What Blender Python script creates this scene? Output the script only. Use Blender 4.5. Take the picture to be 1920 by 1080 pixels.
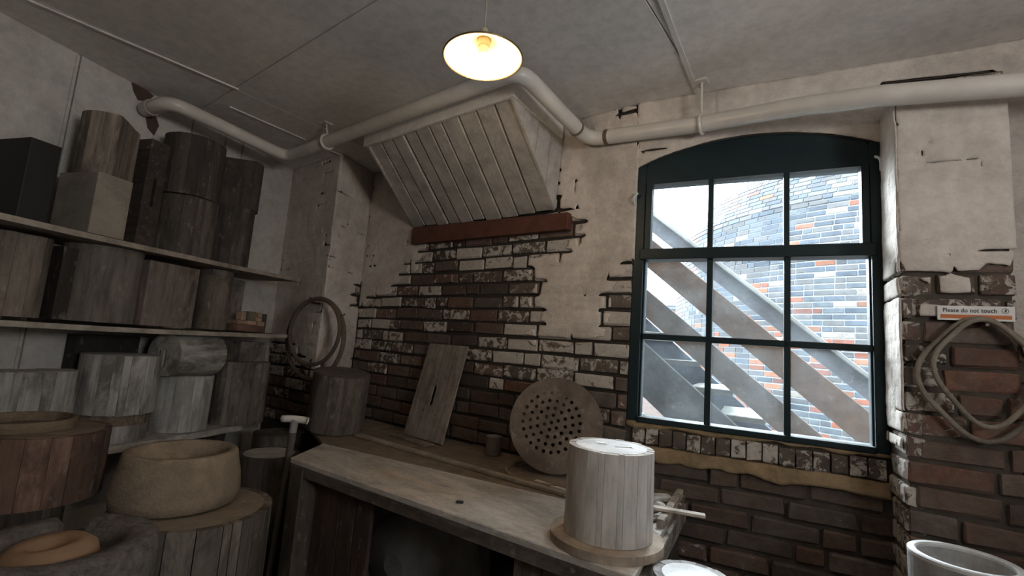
import bpy, bmesh, math, random
from mathutils import Vector, Matrix, noise as mnoise
random.seed(11)
S = bpy.context.scene
COL = S.collection
for o in list(bpy.data.objects): bpy.data.objects.remove(o)

# ---------------------------------------------------------------- camera
F = 888.0                                   # focal length in pixels of a 1920 wide frame
H = 1.36                                    # eye height above the floor
RX = Vector((0.79505519, 0.60210917, 0.0731559))      # camera right, world axes
DN = Vector((-0.01773154, 0.14363386, -0.98947203))   # camera down
FW = Vector((-0.60627785, 0.78538771, 0.12487317))    # camera forward
EYE = Vector((0, 0, H))
cam = bpy.data.objects.new('camera', bpy.data.cameras.new('camera'))
cam.data.sensor_width = 36; cam.data.lens = 36 * F / 1920; cam.data.clip_start = .02; cam.data.clip_end = 200
M = Matrix((RX, -DN, -FW)).transposed().to_4x4(); M.translation = EYE
cam.matrix_world = M; COL.objects.link(cam); S.camera = cam
vs = S.view_settings
vs.view_transform = 'Standard'; vs.look = 'None'; vs.gamma = 1; vs.use_curve_mapping = False
vs.exposure = 0.36

# ---------------------------------------------------------------- sky and daylight
W = bpy.data.worlds.new('sky'); S.world = W; W.use_nodes = True
bgn = W.node_tree.nodes['Background']
bgn.inputs[0].default_value = (.78, .92, 1.0, 1); bgn.inputs[1].default_value = 9.0
# very soft sun lamp added to strengthen the overcast daylight through the window
sl = bpy.data.lights.new('added_sun', 'SUN'); sl.energy = 55.0; sl.angle = math.radians(70); sl.color = (.90, .96, 1.0)
sun = bpy.data.objects.new('added_sun', sl); COL.objects.link(sun); sun.location = (0, 12, 14)
sun.rotation_euler = Vector((.28, -.69, -.67)).to_track_quat('-Z', 'Y').to_euler()

def area(name, loc, rot, sx, sy, energy, col):
    l = bpy.data.lights.new(name, 'AREA'); l.shape = 'RECTANGLE'; l.size = sx; l.size_y = sy; l.energy = energy; l.color = col
    o = bpy.data.objects.new(name, l); o.location = loc; o.rotation_euler = rot; COL.objects.link(o); return o
# fill lamp added in the unseen side opening, tilted up to brighten the ceiling
area('side_fill_lamp', (1.66, .30, 1.78), (0, math.radians(90 + 48), 0), .60, .62, 25, (1.0, .97, .94))

# ---------------------------------------------------------------- geometry of the place
DLT = .1825; EPS = -.3801
DW = Vector((math.cos(DLT), math.sin(DLT), 0)); NW = Vector((-math.sin(DLT), math.cos(DLT), 0))   # window wall: along, outward
DL = Vector((math.sin(EPS), math.cos(EPS), 0)); NL = Vector((-math.cos(EPS), math.sin(EPS), 0))   # left wall: along, outward
YB = 2.12; HINGE = Vector((-.915, YB, 0)); CW = 2.2509; CL = 2.6946
ZC = 2.62; ZU = 1.722; ZL = 1.338; ZT = .79; ZB = .798
def ray(x, y): return RX * ((x - 960) / F) + DN * ((y - 540) / F) + FW
def on(x, y, n, c): r = ray(x, y); return EYE + r * ((c - n.dot(EYE)) / n.dot(r))
def onz(x, y, z): return on(x, y, Vector((0, 0, 1)), z)
def ony(x, y, Y=YB): return on(x, y, Vector((0, 1, 0)), Y)
def onw(x, y, s=0): return on(x, y, NW, CW - s)
def onl(x, y, o=0): return on(x, y, NL, CL - o)
def WP(u, z, s=0): return HINGE + DW * u - NW * s + Vector((0, 0, z))
def LP(t, o, z): return NL * (CL - o) + DL * t + Vector((0, 0, z))
def uw(p): return (p - HINGE).dot(DW)
AW = math.atan2(DW.y, DW.x); AL = math.atan2(DL.y, DL.x)

# ---------------------------------------------------------------- mesh helpers
def link(name, me, mat=None, parent=None, color=None, loc=None, rot=None, smooth=False):
    o = bpy.data.objects.new(name, me); COL.objects.link(o)
    if me is not None and mat is not None and not me.materials: me.materials.append(mat)
    if parent is not None: o.parent = parent
    if color is not None: o.color = (color[0], color[1], color[2], 1)
    if loc is not None: o.location = loc
    if rot is not None: o.rotation_euler = rot
    if smooth and me is not None:
        me.shade_smooth()
    return o
def tag(o, label=None, cat=None, group=None, kind=None):
    if label: o['label'] = label
    if cat: o['category'] = cat
    if group: o['group'] = group
    if kind: o['kind'] = kind
    return o
def empty(name, loc, rz=0.0, rot=None):
    o = bpy.data.objects.new(name, None); COL.objects.link(o); o.location = loc; o.empty_display_size = .05
    o.rotation_euler = rot if rot else (0, 0, rz); return o
def me_from(bm, name='m'):
    me = bpy.data.meshes.new(name); bmesh.ops.recalc_face_normals(bm, faces=bm.faces[:]); bm.to_mesh(me); bm.free(); return me
def pyd(v, f, name='m'):
    me = bpy.data.meshes.new(name); me.from_pydata([tuple(p) for p in v], [], f); me.update(); return me
def box_me(sx, sy, sz, bev=.0, c=(0, 0, 0), jit=0.0):
    bm = bmesh.new(); bmesh.ops.create_cube(bm, size=1)
    for v in bm.verts: v.co = Vector((v.co.x * sx + c[0], v.co.y * sy + c[1], v.co.z * sz + c[2]))
    if bev: bmesh.ops.bevel(bm, geom=bm.edges[:], offset=bev, segments=1, affect='EDGES', profile=.7)
    if jit:
        for v in bm.verts: v.co += Vector((random.uniform(-1, 1), random.uniform(-1, 1), random.uniform(-1, 1))) * jit
    return me_from(bm)
def hexa(p, bev=0.0):
    """box from 8 points: 4 of one face in order, then the 4 opposite"""
    bm = bmesh.new(); v = [bm.verts.new(q) for q in p]
    for f in ((0, 1, 2, 3), (7, 6, 5, 4), (0, 4, 5, 1), (1, 5, 6, 2), (2, 6, 7, 3), (3, 7, 4, 0)): bm.faces.new([v[i] for i in f])
    if bev: bmesh.ops.bevel(bm, geom=bm.edges[:], offset=bev, segments=1, affect='EDGES')
    return me_from(bm)
def slab(p, q, up, w, th, bev=0.0):
    """plank from p to q, w across along 'up', th thick"""
    p = Vector(p); q = Vector(q); d = (q - p).normalized(); up = Vector(up); up = (up - d * up.dot(d)).normalized(); n = d.cross(up)
    a = up * w * .5; b = n * th * .5
    return hexa([p - a - b, p + a - b, p + a + b, p - a + b, q - a - b, q + a - b, q + a + b, q - a + b], bev)
def lathe(prof, seg=40, closed=False):
    v = []; f = []; n = len(prof)
    for i in range(seg):
        a = 2 * math.pi * i / seg
        for r, z in prof: v.append((r * math.cos(a), r * math.sin(a), z))
    m = n if closed else n - 1
    for i in range(seg):
        j = (i + 1) % seg
        for k in range(m):
            k2 = (k + 1) % n
            f.append((i * n + k, j * n + k, j * n + k2, i * n + k2))
    bm = bmesh.new(); bv = [bm.verts.new(p) for p in v]
    for q in f:
        try: bm.faces.new([bv[i] for i in q])
        except ValueError: pass
    bmesh.ops.remove_doubles(bm, verts=bm.verts[:], dist=1e-5)
    return me_from(bm)
def tube(pts, r, closed=False, seg=10, flat=1.0, nrm=None):
    """sweep along pts; flat <1 makes a strap, whose thin side looks along nrm"""
    pts = [Vector(p) for p in pts]; n = len(pts); v = []; f = []
    ref = Vector(nrm) if nrm else Vector((0.123, .2, .97))
    for i, p in enumerate(pts):
        a = pts[(i - 1) % n] if (closed or i) else p; b = pts[(i + 1) % n] if (closed or i < n - 1) else p
        d = (b - a).normalized(); x = ref - d * ref.dot(d)
        if x.length < 1e-4: x = Vector((1, 0, 0))
        x.normalize(); y = d.cross(x)
        if nrm is None: ref = x
        rr = r[i] if isinstance(r, (list, tuple)) else r
        for k in range(seg):
            t = 2 * math.pi * k / seg; v.append(p + x * math.cos(t) * rr * flat + y * math.sin(t) * rr)
    m = n if closed else n - 1
    for i in range(m):
        j = (i + 1) % n
        for k in range(seg):
            k2 = (k + 1) % seg; f.append((i * seg + k, j * seg + k, j * seg + k2, i * seg + k2))
    if not closed: f.append(tuple(range(seg))); f.append(tuple(range((n - 1) * seg, n * seg)))
    return pyd(v, f)
def bend(pts, rad, steps=7):
    """polyline with its corners rounded"""
    pts = [Vector(p) for p in pts]; out = [pts[0]]
    for i in range(1, len(pts) - 1):
        a, b, c = pts[i - 1], pts[i], pts[i + 1]; rr = rad[i - 1] if isinstance(rad, (list, tuple)) else rad
        d1 = (a - b).normalized(); d2 = (c - b).normalized(); p = b + d1 * rr; q = b + d2 * rr
        for k in range(steps + 1):
            t = k / steps; out.append(p * (1 - t) ** 2 + b * 2 * t * (1 - t) + q * t * t)
    out.append(pts[-1]); return out
def prism(outline, z0, z1, holes=(), depth=None, taper=1.0):
    """solid of a 2d outline, top face with holes cut in to 'depth' (None: right through)"""
    bm = bmesh.new()
    def loop(pts, z, s=1.0): return [bm.verts.new((p[0] * s, p[1] * s, z)) for p in pts]
    def edges(l): return [bm.edges.new((l[i], l[(i + 1) % len(l)])) for i in range(len(l))]
    def wall(a, b):
        for i in range(len(a)):
            j = (i + 1) % len(a); bm.faces.new((a[i], a[j], b[j], b[i]))
    T = loop(outline, z1, taper); Bt = loop(outline, z0)
    te = edges(T); he = []; be = []
    for h in holes:
        if depth is None:
            t = loop(h, z1); b = loop(h, z0); he += edges(t); be += edges(b); wall(t, b)
        else:
            t = loop(h, z1); b = loop(h, z1 - depth); he += edges(t); wall(t, b); bm.faces.new(b)
    wall(T, Bt)
    bmesh.ops.triangle_fill(bm, edges=te + he, use_beauty=True)
    if holes and depth is None:
        bl = [e for e in (bm.edges.get((Bt[i], Bt[(i + 1) % len(Bt)])) for i in range(len(Bt)))]
        bmesh.ops.triangle_fill(bm, edges=bl + be, use_beauty=True)
    else: bm.faces.new(Bt)
    return me_from(bm)
def ring2(r, n=36, ry=None, cx=0, cy=0): return [(cx + r * math.cos(2 * math.pi * i / n), cy + (ry or r) * math.sin(2 * math.pi * i / n)) for i in range(n)]
def rrect(w, h, rr, n=5, cx=0, cy=0):
    out = []
    for k, (sx, sy) in enumerate(((1, 1), (-1, 1), (-1, -1), (1, -1))):
        for i in range(n + 1):
            a = (k + i / n) * math.pi / 2; out.append((cx + sx * (w / 2 - rr) + rr * math.cos(a), cy + sy * (h / 2 - rr) + rr * math.sin(a)))
    return out
def dshape(r, flat=.35, n=30):
    """circle with one side cut flat (towards -x)"""
    a0 = math.acos(-flat); return [(r * math.cos(-a0 + 2 * a0 * i / n), r * math.sin(-a0 + 2 * a0 * i / n)) for i in range(n + 1)]
def slot(cx, cy, l, w, a): 
    ca, sa = math.cos(a), math.sin(a)
    return [(cx + x * ca - y * sa, cy + x * sa + y * ca) for x, y in ((-l / 2, -w / 2), (l / 2, -w / 2), (l / 2, w / 2), (-l / 2, w / 2))]
def bowed_board(t0, t1, o0, o1, z0, z1, sag, n=14, wave=.004):
    """shelf board along the left wall that sags between its ends"""
    v = []; f = []
    for i in range(n + 1):
        k = i / n; t = t0 + (t1 - t0) * k; s = -sag * 4 * k * (1 - k); w = wave * math.sin(k * 23) + wave * .7 * math.sin(k * 51 + 1)
        for o, z in ((o0, z0), (o1 + w, z0), (o1 + w, z1), (o0, z1)): v.append(LP(t, o, z + s))
    for i in range(n):
        for k in range(4): f.append((i * 4 + k, i * 4 + (k + 1) % 4, i * 4 + 4 + (k + 1) % 4, i * 4 + 4 + k))
    f.append((3, 2, 1, 0)); f.append(tuple(n * 4 + k for k in range(4)))
    return pyd(v, f)

# ---------------------------------------------------------------- materials
class NT:
    def __init__(s, name, rough=.8, metal=0.0, spec=.3):
        s.m = bpy.data.materials.new(name); s.m.use_nodes = True; s.t = s.m.node_tree; s.b = s.t.nodes['Principled BSDF']
        s.b.inputs['Roughness'].default_value = rough; s.b.inputs['Metallic'].default_value = metal; s.b.inputs['Specular IOR Level'].default_value = spec
    def n(s, kind, **kw):
        x = s.t.nodes.new(kind)
        for k, v in kw.items(): setattr(x, k, v)
        return x
    def l(s, a, b): s.t.links.new(a, b)
    def coord(s, scale=(1, 1, 1), kind='Object', rand=True):
        tc = s.n('ShaderNodeTexCoord'); mp = s.n('ShaderNodeMapping'); mp.inputs['Scale'].default_value = scale
        src = s.n('ShaderNodeNewGeometry').outputs['Position'] if kind == 'World' else tc.outputs[kind]
        s.l(src, mp.inputs['Vector'])
        if rand:
            oi = s.n('ShaderNodeObjectInfo'); mu = s.n('ShaderNodeMath', operation='MULTIPLY'); mu.inputs[1].default_value = 37.0
            s.l(oi.outputs['Random'], mu.inputs[0]); s.l(mu.outputs[0], mp.inputs['Location'])
        return mp.outputs[0]
    def noise(s, vec, scale, detail=4, rough=.6, dist=0.0):
        x = s.n('ShaderNodeTexNoise'); s.l(vec, x.inputs['Vector']); x.inputs['Scale'].default_value = scale
        x.inputs['Detail'].default_value = detail; x.inputs['Roughness'].default_value = rough; x.inputs['Distortion'].default_value = dist
        return x.outputs['Fac']
    def ramp(s, fac, stops, interp='LINEAR'):
        x = s.n('ShaderNodeValToRGB'); x.color_ramp.interpolation = interp; e = x.color_ramp.elements
        while len(e) < len(stops): e.new(.5)
        for i, (p, c) in enumerate(stops):
            e[i].position = p; e[i].color = (c, c, c, 1) if isinstance(c, (int, float)) else (*c, 1)
        s.l(fac, x.inputs[0]); return x.outputs[0]
    def mix(s, fac, a, b, mode='MIX'):
        x = s.n('ShaderNodeMix', data_type='RGBA', blend_type=mode)
        for sock, v in ((x.inputs['Factor'], fac), (x.inputs['A'], a), (x.inputs['B'], b)):
            if isinstance(v, (int, float)): sock.default_value = v if sock.name == 'Factor' else (v, v, v, 1)
            elif isinstance(v, tuple): sock.default_value = (*v, 1)
            else: s.l(v, sock)
        return x.outputs['Result']
    def math(s, op, a, b=None, clamp=False):
        x = s.n('ShaderNodeMath', operation=op); x.use_clamp = clamp
        for i, v in enumerate((a, b)):
            if v is None: continue
            if isinstance(v, (int, float)): x.inputs[i].default_value = v
            else: s.l(v, x.inputs[i])
        return x.outputs[0]
    def bump(s, h, strength=.4, dist=.01):
        x = s.n('ShaderNodeBump'); x.inputs['Strength'].default_value = strength; x.inputs['Distance'].default_value = dist
        s.l(h, x.inputs['Height']); s.l(x.outputs[0], s.b.inputs['Normal'])
    def col(s, c): s.l(c, s.b.inputs['Base Color']); return s.m
    def objcol(s): return s.n('ShaderNodeObjectInfo').outputs['Color']

def m_weather(name, axis='z', rough=.85, streak=1.0, stain=.62):
    """weathered timber or plaster: the object's colour with grain along one axis, dark stains, pale wear"""
    a = NT(name, rough); sc = {'z': (14, 14, 1.3), 'x': (1.3, 14, 14), 'y': (14, 1.3, 14), 'n': (6, 6, 6)}[axis]
    v = a.coord(sc); v2 = a.coord((1, 1, .45) if axis == 'z' else (1, 1, 1))
    g = a.noise(v, 2.4, 6, .7, .4); b = a.noise(v2, 7, 5, .65, .6); c = a.noise(v2, 38, 3, .6)
    k = a.mix(streak * .8, a.objcol(), a.ramp(g, [(.30, .30), (.48, .9), (.72, 1.35)]), 'MULTIPLY')
    k = a.mix(.6, k, a.ramp(b, [(.3, .5), (.62, 1.15)]), 'MULTIPLY')
    st = a.math('MULTIPLY', a.ramp(a.noise(v2, 4.2, 6, .72, .9), [(.48, 0.0), (.60, 1.0)]), stain)
    k = a.mix(st, k, (.035, .026, .022))
    k = a.mix(a.math('MULTIPLY', a.ramp(c, [(.6, 0.0), (.75, 1.0)]), .25), k, (.5, .46, .41))
    a.bump(a.math('ADD', g, a.math('MULTIPLY', c, .35)), .5, .006); return a.col(k)
def m_plain(name, rough=.6, metal=0.0, var=.25, scale=12, bump=.15, spec=.4):
    a = NT(name, rough, metal, spec); v = a.coord(); n = a.noise(v, scale, 5, .6)
    k = a.mix(var, a.objcol(), a.ramp(n, [(.3, .35), (.7, 1.2)]), 'MULTIPLY')
    if bump: a.bump(n, bump, .004)
    return a.col(k)
def m_white(name, base=(.62, .568, .522), dirt=.55, scale=3.0, bmp=.55, fleck=.85):
    """old limewash: dirty patches, flaked specks, soft relief"""
    a = NT(name, .88, 0, .2); v = a.coord(kind='World', rand=False)
    n = a.noise(v, scale, 7, .65, .3); n2 = a.noise(v, 22, 5, .7); n3 = a.noise(v, 70, 3, .6); n4 = a.noise(v, 7.5, 8, .75, .8)
    k = a.mix(dirt, base, a.ramp(n, [(.32, (.42, .38, .34)), (.58, (1.05, 1.03, 1.0))]), 'MULTIPLY')
    k = a.mix(.3, k, a.ramp(n2, [(.35, .55), (.6, 1.1)]), 'MULTIPLY')
    k = a.mix(a.ramp(n4, [(.69, 0.0), (.72, fleck)]), k, (.12, .085, .065))
    a.bump(a.math('ADD', a.math('MULTIPLY', n2, 1.0), a.math('MULTIPLY', n3, .4)), bmp, .012); return a.col(k)
def m_brick(name):
    """object colour: r = limewash left on the face, g = soot, b = grey instead of red"""
    a = NT(name, .9, 0, .2); v = a.coord(kind='World', rand=False)
    sep = a.n('ShaderNodeSeparateColor'); a.l(a.objcol(), sep.inputs[0]); oi = a.n('ShaderNodeObjectInfo')
    n = a.noise(v, 16, 6, .7, .5); n2 = a.noise(v, 60, 4, .65); n3 = a.noise(v, 24, 7, .72, .7)
    k = a.mix(sep.outputs[2], (.195, .092, .062), (.135, .108, .092))
    k = a.mix(.7, k, a.ramp(n, [(.3, .45), (.7, 1.45)]), 'MULTIPLY'); k = a.mix(.5, k, a.ramp(n2, [(.3, .55), (.65, 1.25)]), 'MULTIPLY')
    k = a.mix(a.math('MULTIPLY', a.ramp(a.noise(v, 9, 6, .7, .5), [(.4, 0.0), (.65, 1.0)]), .5), k, (.21, .185, .16))
    k = a.mix(a.math('MULTIPLY', sep.outputs[1], .8), k, (.034, .028, .024))
    th = a.math('SUBTRACT', a.math('ADD', n3, a.math('MULTIPLY', sep.outputs[0], .42)), .70)
    pm = a.ramp(th, [(.0, 0.0), (.045, 1.0)])
    wc = a.mix(.5, (.50, .46, .41), a.ramp(n2, [(.3, .55), (.6, 1.1)]), 'MULTIPLY')
    k = a.mix(a.math('MULTIPLY', pm, .93), k, wc)
    a.bump(a.math('ADD', n2, a.math('MULTIPLY', pm, .7)), .6, .006); return a.col(k)
def m_flat(name, c, rough=.8, var=.4, scale=10, bump=.4, spec=.25, metal=0.0, kind='World'):
    a = NT(name, rough, metal, spec); v = a.coord(kind=kind, rand=False); n = a.noise(v, scale, 7, .68, .3); n2 = a.noise(v, scale * 6, 3)
    k = a.mix(var, c, a.ramp(n, [(.3, .35), (.68, 1.35)]), 'MULTIPLY'); a.bump(a.math('ADD', n, n2), bump, .008); return a.col(k)
def m_emit(name, c, s):
    a = NT(name); a.b.inputs['Emission Color'].default_value = (*c, 1); a.b.inputs['Emission Strength'].default_value = s
    a.b.inputs['Base Color'].default_value = (*c, 1); return a.m
def m_glass(name):
    """old window glass under a film of dust"""
    m = bpy.data.materials.new(name); m.use_nodes = True; t = m.node_tree; t.nodes.clear()
    out = t.nodes.new('ShaderNodeOutputMaterial'); tr = t.nodes.new('ShaderNodeBsdfTransparent'); gl = t.nodes.new('ShaderNodeBsdfGlossy')
    df = t.nodes.new('ShaderNodeBsdfTranslucent'); m1 = t.nodes.new('ShaderNodeMixShader'); m2 = t.nodes.new('ShaderNodeMixShader')
    tr.inputs[0].default_value = (.96, .985, 1, 1); gl.inputs['Roughness'].default_value = .03; df.inputs[0].default_value = (.75, .88, .95, 1)
    tc = t.nodes.new('ShaderNodeTexCoord'); ns = t.nodes.new('ShaderNodeTexNoise'); ns.inputs['Scale'].default_value = 9; ns.inputs['Detail'].default_value = 6
    rp = t.nodes.new('ShaderNodeMapRange'); rp.inputs['From Min'].default_value = .3; rp.inputs['From Max'].default_value = .75
    rp.inputs['To Min'].default_value = .006; rp.inputs['To Max'].default_value = .022
    t.links.new(tc.outputs['Object'], ns.inputs['Vector']); t.links.new(ns.outputs['Fac'], rp.inputs['Value']); t.links.new(rp.outputs[0], m1.inputs[0])
    t.links.new(tr.outputs[0], m1.inputs[1]); t.links.new(df.outputs[0], m1.inputs[2])
    fr = t.nodes.new('ShaderNodeFresnel'); fr.inputs[0].default_value = 1.35
    t.links.new(fr.outputs[0], m2.inputs[0]); t.links.new(m1.outputs[0], m2.inputs[1]); t.links.new(gl.outputs[0], m2.inputs[2])
    t.links.new(m2.outputs[0], out.inputs[0]); return m

WZ = m_weather('weathered_upright'); WX = m_weather('weathered_lengthwise', 'x'); WN = m_weather('weathered_even', 'n', stain=.3, streak=.5)
CLEAN = m_weather('dusty_even', 'n', stain=.08, streak=.3)
PLAIN = m_plain('plain'); METAL = m_plain('dull_metal', .45, .7, .5); GLOSS = m_plain('gloss_paint', .35, 0, .25, 8, .08, .5)
WHITE = m_white('limewash'); WHITE2 = m_white('limewash_grey', (.57, .545, .515), .4); CEILM = m_white('ceiling_paint', (.70, .665, .63), .2, 1.2, .10, .0)
BRICK = m_brick('old_brick'); MORT = m_flat('sooty_mortar', (.040, .034, .029), .95, .5, 20); MORT2 = m_flat('dusty_mortar', (.085, .070, .057), .95, .5, 20); DARK = m_flat('dark_void', (.012, .011, .010), .95)
RENDERB = m_flat('sandy_mortar', (.27, .195, .115), .95, .6, 14); FLOORM = m_flat('earth_floor', (.085, .070, .058), .9, .6, 5)
BOARDP = m_flat('peeling_white_board', (.46, .425, .385), .8, .55, 9); GLASS = m_glass('dusty_glass')
FRAME = m_flat('dark_green_gloss', (.009, .021, .025), .42, .3, 10, .05, .3)

# ---------------------------------------------------------------- brickwork helpers
import numpy as np
UNIT = []
for k in range(6):
    bm = bmesh.new(); bmesh.ops.create_cube(bm, size=1)
    for v in bm.verts: v.co = Vector((v.co.x * .222, v.co.y * .06, v.co.z * .066))
    bmesh.ops.bevel(bm, geom=bm.edges[:], offset=.006, segments=1, affect='EDGES')
    for v in bm.verts:
        v.co += Vector((random.uniform(-1, 1), random.uniform(-.7, .7), random.uniform(-1, 1))) * .0036
        v.co = Vector((v.co.x / .222, v.co.y / .06, v.co.z / .066))
    me = me_from(bm, 'brick'); me.materials.append(BRICK); UNIT.append(me)
PITCH = .0775
class Courses:
    """laying pattern of one wall: rows of stretchers and headers"""
    def __init__(s, u0, u1, z0, z1, phase, seed, L=.222):
        rnd = random.Random(seed); s.rows = []; z = phase
        while z > z0: z -= PITCH
        k = 0
        while z < z1:
            row = []; u = u0 - rnd.uniform(0, .2)
            while u < u1:
                l = L + rnd.uniform(-.012, .01) if rnd.random() > .27 else .108 + rnd.uniform(-.008, .01)
                a, b = max(u, u0), min(u + l, u1)
                if b - a > .03: row.append((a + .005, b - .005))
                u += l + .002
            s.rows.append((z, row)); z += PITCH; k += 1
        s.z0 = s.rows[0][0]
    def jd(s, u, z):
        k = int((z - s.z0) // PITCH); k = max(0, min(len(s.rows) - 1, k)); zz, row = s.rows[k]
        d = min(abs(z - zz), abs(zz + PITCH - z))
        for a, b in row: d = min(d, abs(u - a + .005), abs(u - b - .005))
        return d
def sdpoly(poly, U, Z):
    """signed distance, inside positive (arrays)"""
    P = np.array(poly, float); Q = np.roll(P, -1, 0); d = np.full(U.shape, 1e9); inside = np.zeros(U.shape, bool)
    for (ax, ay), (bx, by) in zip(P, Q):
        ex, ey = bx - ax, by - ay; L = ex * ex + ey * ey + 1e-12
        t = np.clip(((U - ax) * ex + (Z - ay) * ey) / L, 0, 1); d = np.minimum(d, np.hypot(U - ax - t * ex, Z - ay - t * ey))
        c = ((ay > Z) != (by > Z)) & (U < (bx - ax) * (Z - ay) / (by - ay + 1e-12) + ax); inside ^= c
    return np.where(inside, d, -d)
def sdmany(polys, U, Z):
    r = np.full(U.shape, -1e9)
    for p in polys: r = np.maximum(r, sdpoly(p, U, Z))
    return r
def limewash(name, parent, P, u0, u1, z0, z1, polys, cs, s=.004, step=.011, cut=None, mat=None, open_band=.13, rag=.035, loss=None):
    """skin of limewash over the bricks, ragged where it has flaked off, open over the joints near its edge"""
    nu = int((u1 - u0) / step) + 1; nz = int((z1 - z0) / step) + 1
    us = np.linspace(u0, u1, nu); zs = np.linspace(z0, z1, nz); U, Z = np.meshgrid(us, zs, indexing='ij')
    sd = sdmany(polys, U, Z); fld = sd.copy(); rel = np.zeros(U.shape)
    for i in range(nu):
        for j in range(nz):
            d = sd[i, j]
            if d < -.12: continue
            u, z = us[i], zs[j]
            n1 = mnoise.noise((u * 11 + 3, z * 11, 1.7)); n2 = mnoise.noise((u * 34, z * 34 + 5, 4.2))
            jd = cs.jd(u, z); f = d + rag * n1 + .012 * n2
            if d < open_band:
                m = mnoise.noise((u * 6 + 9, z * 6, 8.1)); g = max(0, 1 - d / open_band) * .14 + max(0, m) * .06
                if jd < .011: f -= g * (1 - jd / .013)
            elif loss and jd < .006 + .007 * n2:
                m = mnoise.noise((u * 4.3 + 2, z * 5.7, 3.3)) + .35 * mnoise.noise((u * 21, z * 21, 7.7))
                if m > loss + .08: f = min(f, (loss + .08 - m) * .2)
            fld[i, j] = f
            rel[i, j] = .0028 * min(1, jd / .018) + .0022 * n1 + .0012 * n2
    if cut is not None: fld = np.minimum(fld, -sdmany(cut, U, Z))
    vd = {}; V = []; FC = []
    def vert(key, p, r):
        if key not in vd: vd[key] = len(V); V.append(P(p[0], p[1], s + r))
        return vd[key]
    for i in range(nu - 1):
        for j in range(nz - 1):
            c = ((i, j), (i + 1, j), (i + 1, j + 1), (i, j + 1)); f = [fld[q] for q in c]
            if max(f) <= 0: continue
            poly = []
            for k in range(4):
                a, b = c[k], c[(k + 1) % 4]; fa, fb = f[k], f[(k + 1) % 4]
                if fa > 0: poly.append(vert(a, (us[a[0]], zs[a[1]]), rel[a]))
                if (fa > 0) != (fb > 0):
                    t = fa / (fa - fb); e = (min(a, b), max(a, b))
                    poly.append(vert(e, (us[a[0]] + (us[b[0]] - us[a[0]]) * t, zs[a[1]] + (zs[b[1]] - zs[a[1]]) * t), rel[a] - .002))
            if len(poly) >= 3: FC.append(tuple(poly))
    me = pyd(V, FC); o = link(name, me, mat or WHITE, parent, smooth=True)
    sm = o.modifiers.new('thickness', 'SOLIDIFY'); sm.thickness = .006; sm.offset = -1
    return o
def lay(parent, P, ang, cs, keep, props, s=0.0, depth=.06, prot=.004, seed=1):
    rnd = random.Random(seed)
    for z, row in cs.rows:
        for a, b in row:
            u = (a + b) / 2; zc = z + PITCH / 2 + rnd.gauss(0, .0022)
            if not keep(u, zc): continue
            o = link('brick', UNIT[rnd.randrange(6)], None, parent, props(u, zc, rnd))
            o.location = P(u, zc, s - depth / 2 + rnd.uniform(-prot, prot)); o.rotation_euler = (rnd.gauss(0, .004), rnd.gauss(0, .006), ang + rnd.gauss(0, .006))
            o.scale = (b - a - .002, depth, .0635 + rnd.uniform(-.004, .003))
def struct(o): o['kind'] = 'structure'; return o

# ---------------------------------------------------------------- floor and ceiling
floor = struct(link('floor', hexa([(-4.6, -2.6, -.1), (2.1, -2.6, -.1), (2.1, 2.8, -.1), (-4.6, 2.8, -.1), (-4.6, -2.6, 0), (2.1, -2.6, 0), (2.1, 2.8, 0), (-4.6, 2.8, 0)]), FLOORM))
ceiling = struct(link('ceiling', hexa([(-4.6, -2.6, ZC + .012), (2.1, -2.6, ZC + .012), (2.1, 2.8, ZC + .012), (-4.6, 2.8, ZC + .012), (-4.6, -2.6, ZC + .1), (2.1, -2.6, ZC + .1), (2.1, 2.8, ZC + .1), (-4.6, 2.8, ZC + .1)]), CEILM))
xs = (-4.6, -2.69, -.625, 1.25, 2.1); ys = (-2.6, -.9, .94, 2.75)
for i in range(4):
    for j in range(3):
        link('ceiling_board', hexa([(xs[i] + .0025, ys[j] + .0025, ZC), (xs[i + 1] - .0025, ys[j] + .0025, ZC), (xs[i + 1] - .0025, ys[j + 1] - .0025, ZC), (xs[i] + .0025, ys[j + 1] - .0025, ZC)] +
            [(xs[i] + .0025, ys[j] + .0025, ZC + .012), (xs[i + 1] - .0025, ys[j] + .0025, ZC + .012), (xs[i + 1] - .0025, ys[j + 1] - .0025, ZC + .012), (xs[i] + .0025, ys[j + 1] - .0025, ZC + .012)], .001), CEILM, ceiling)
def batten(k, p, q, w=.012, th=.008, c=(.62, .60, .57)):
    p = onz(*p, ZC - .003); q = onz(*q, ZC - .003); struct(link('trim_%d' % k, slab(p, q, (q - p).cross(Vector((0, 0, 1))), w, th), PLAIN, color=c))
batten(1, (52, 0), (447, 168)); batten(2, (430, 200), (572, 262)); batten(3, (600, 275), (640, 291)); batten(4, (1216, -60), (1308, 176), .02)

# ---------------------------------------------------------------- left wall of painted panels
wall_left = struct(link('wall_left', hexa([LP(-2.2, -.3, 0), LP(3.4, -.3, 0), LP(3.4, -.02, 0), LP(-2.2, -.02, 0), LP(-2.2, -.3, ZC + .1), LP(3.4, -.3, ZC + .1), LP(3.4, -.02, ZC + .1), LP(-2.2, -.02, ZC + .1)]), MORT))
tj = [-2.2, -.6, .45, onl(150, 112).dot(DL), onl(362, 235).dot(DL), onl(424, 262).dot(DL), 2.48, 3.4]
for a, b in zip(tj, tj[1:]):
    a += .006; b -= .006
    link('panel', hexa([LP(a, -.02, 0), LP(b, -.02, 0), LP(b, 0, 0), LP(a, 0, 0), LP(a, -.02, ZC), LP(b, -.02, ZC), LP(b, 0, ZC), LP(a, 0, ZC)], .002), WHITE2, wall_left)
tb = tj[3]
link('joint_strip', slab(LP(tb - .012, .004, 0), LP(tb - .012, .004, ZC - .01), DL, .012, .008), WHITE2, wall_left)

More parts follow.
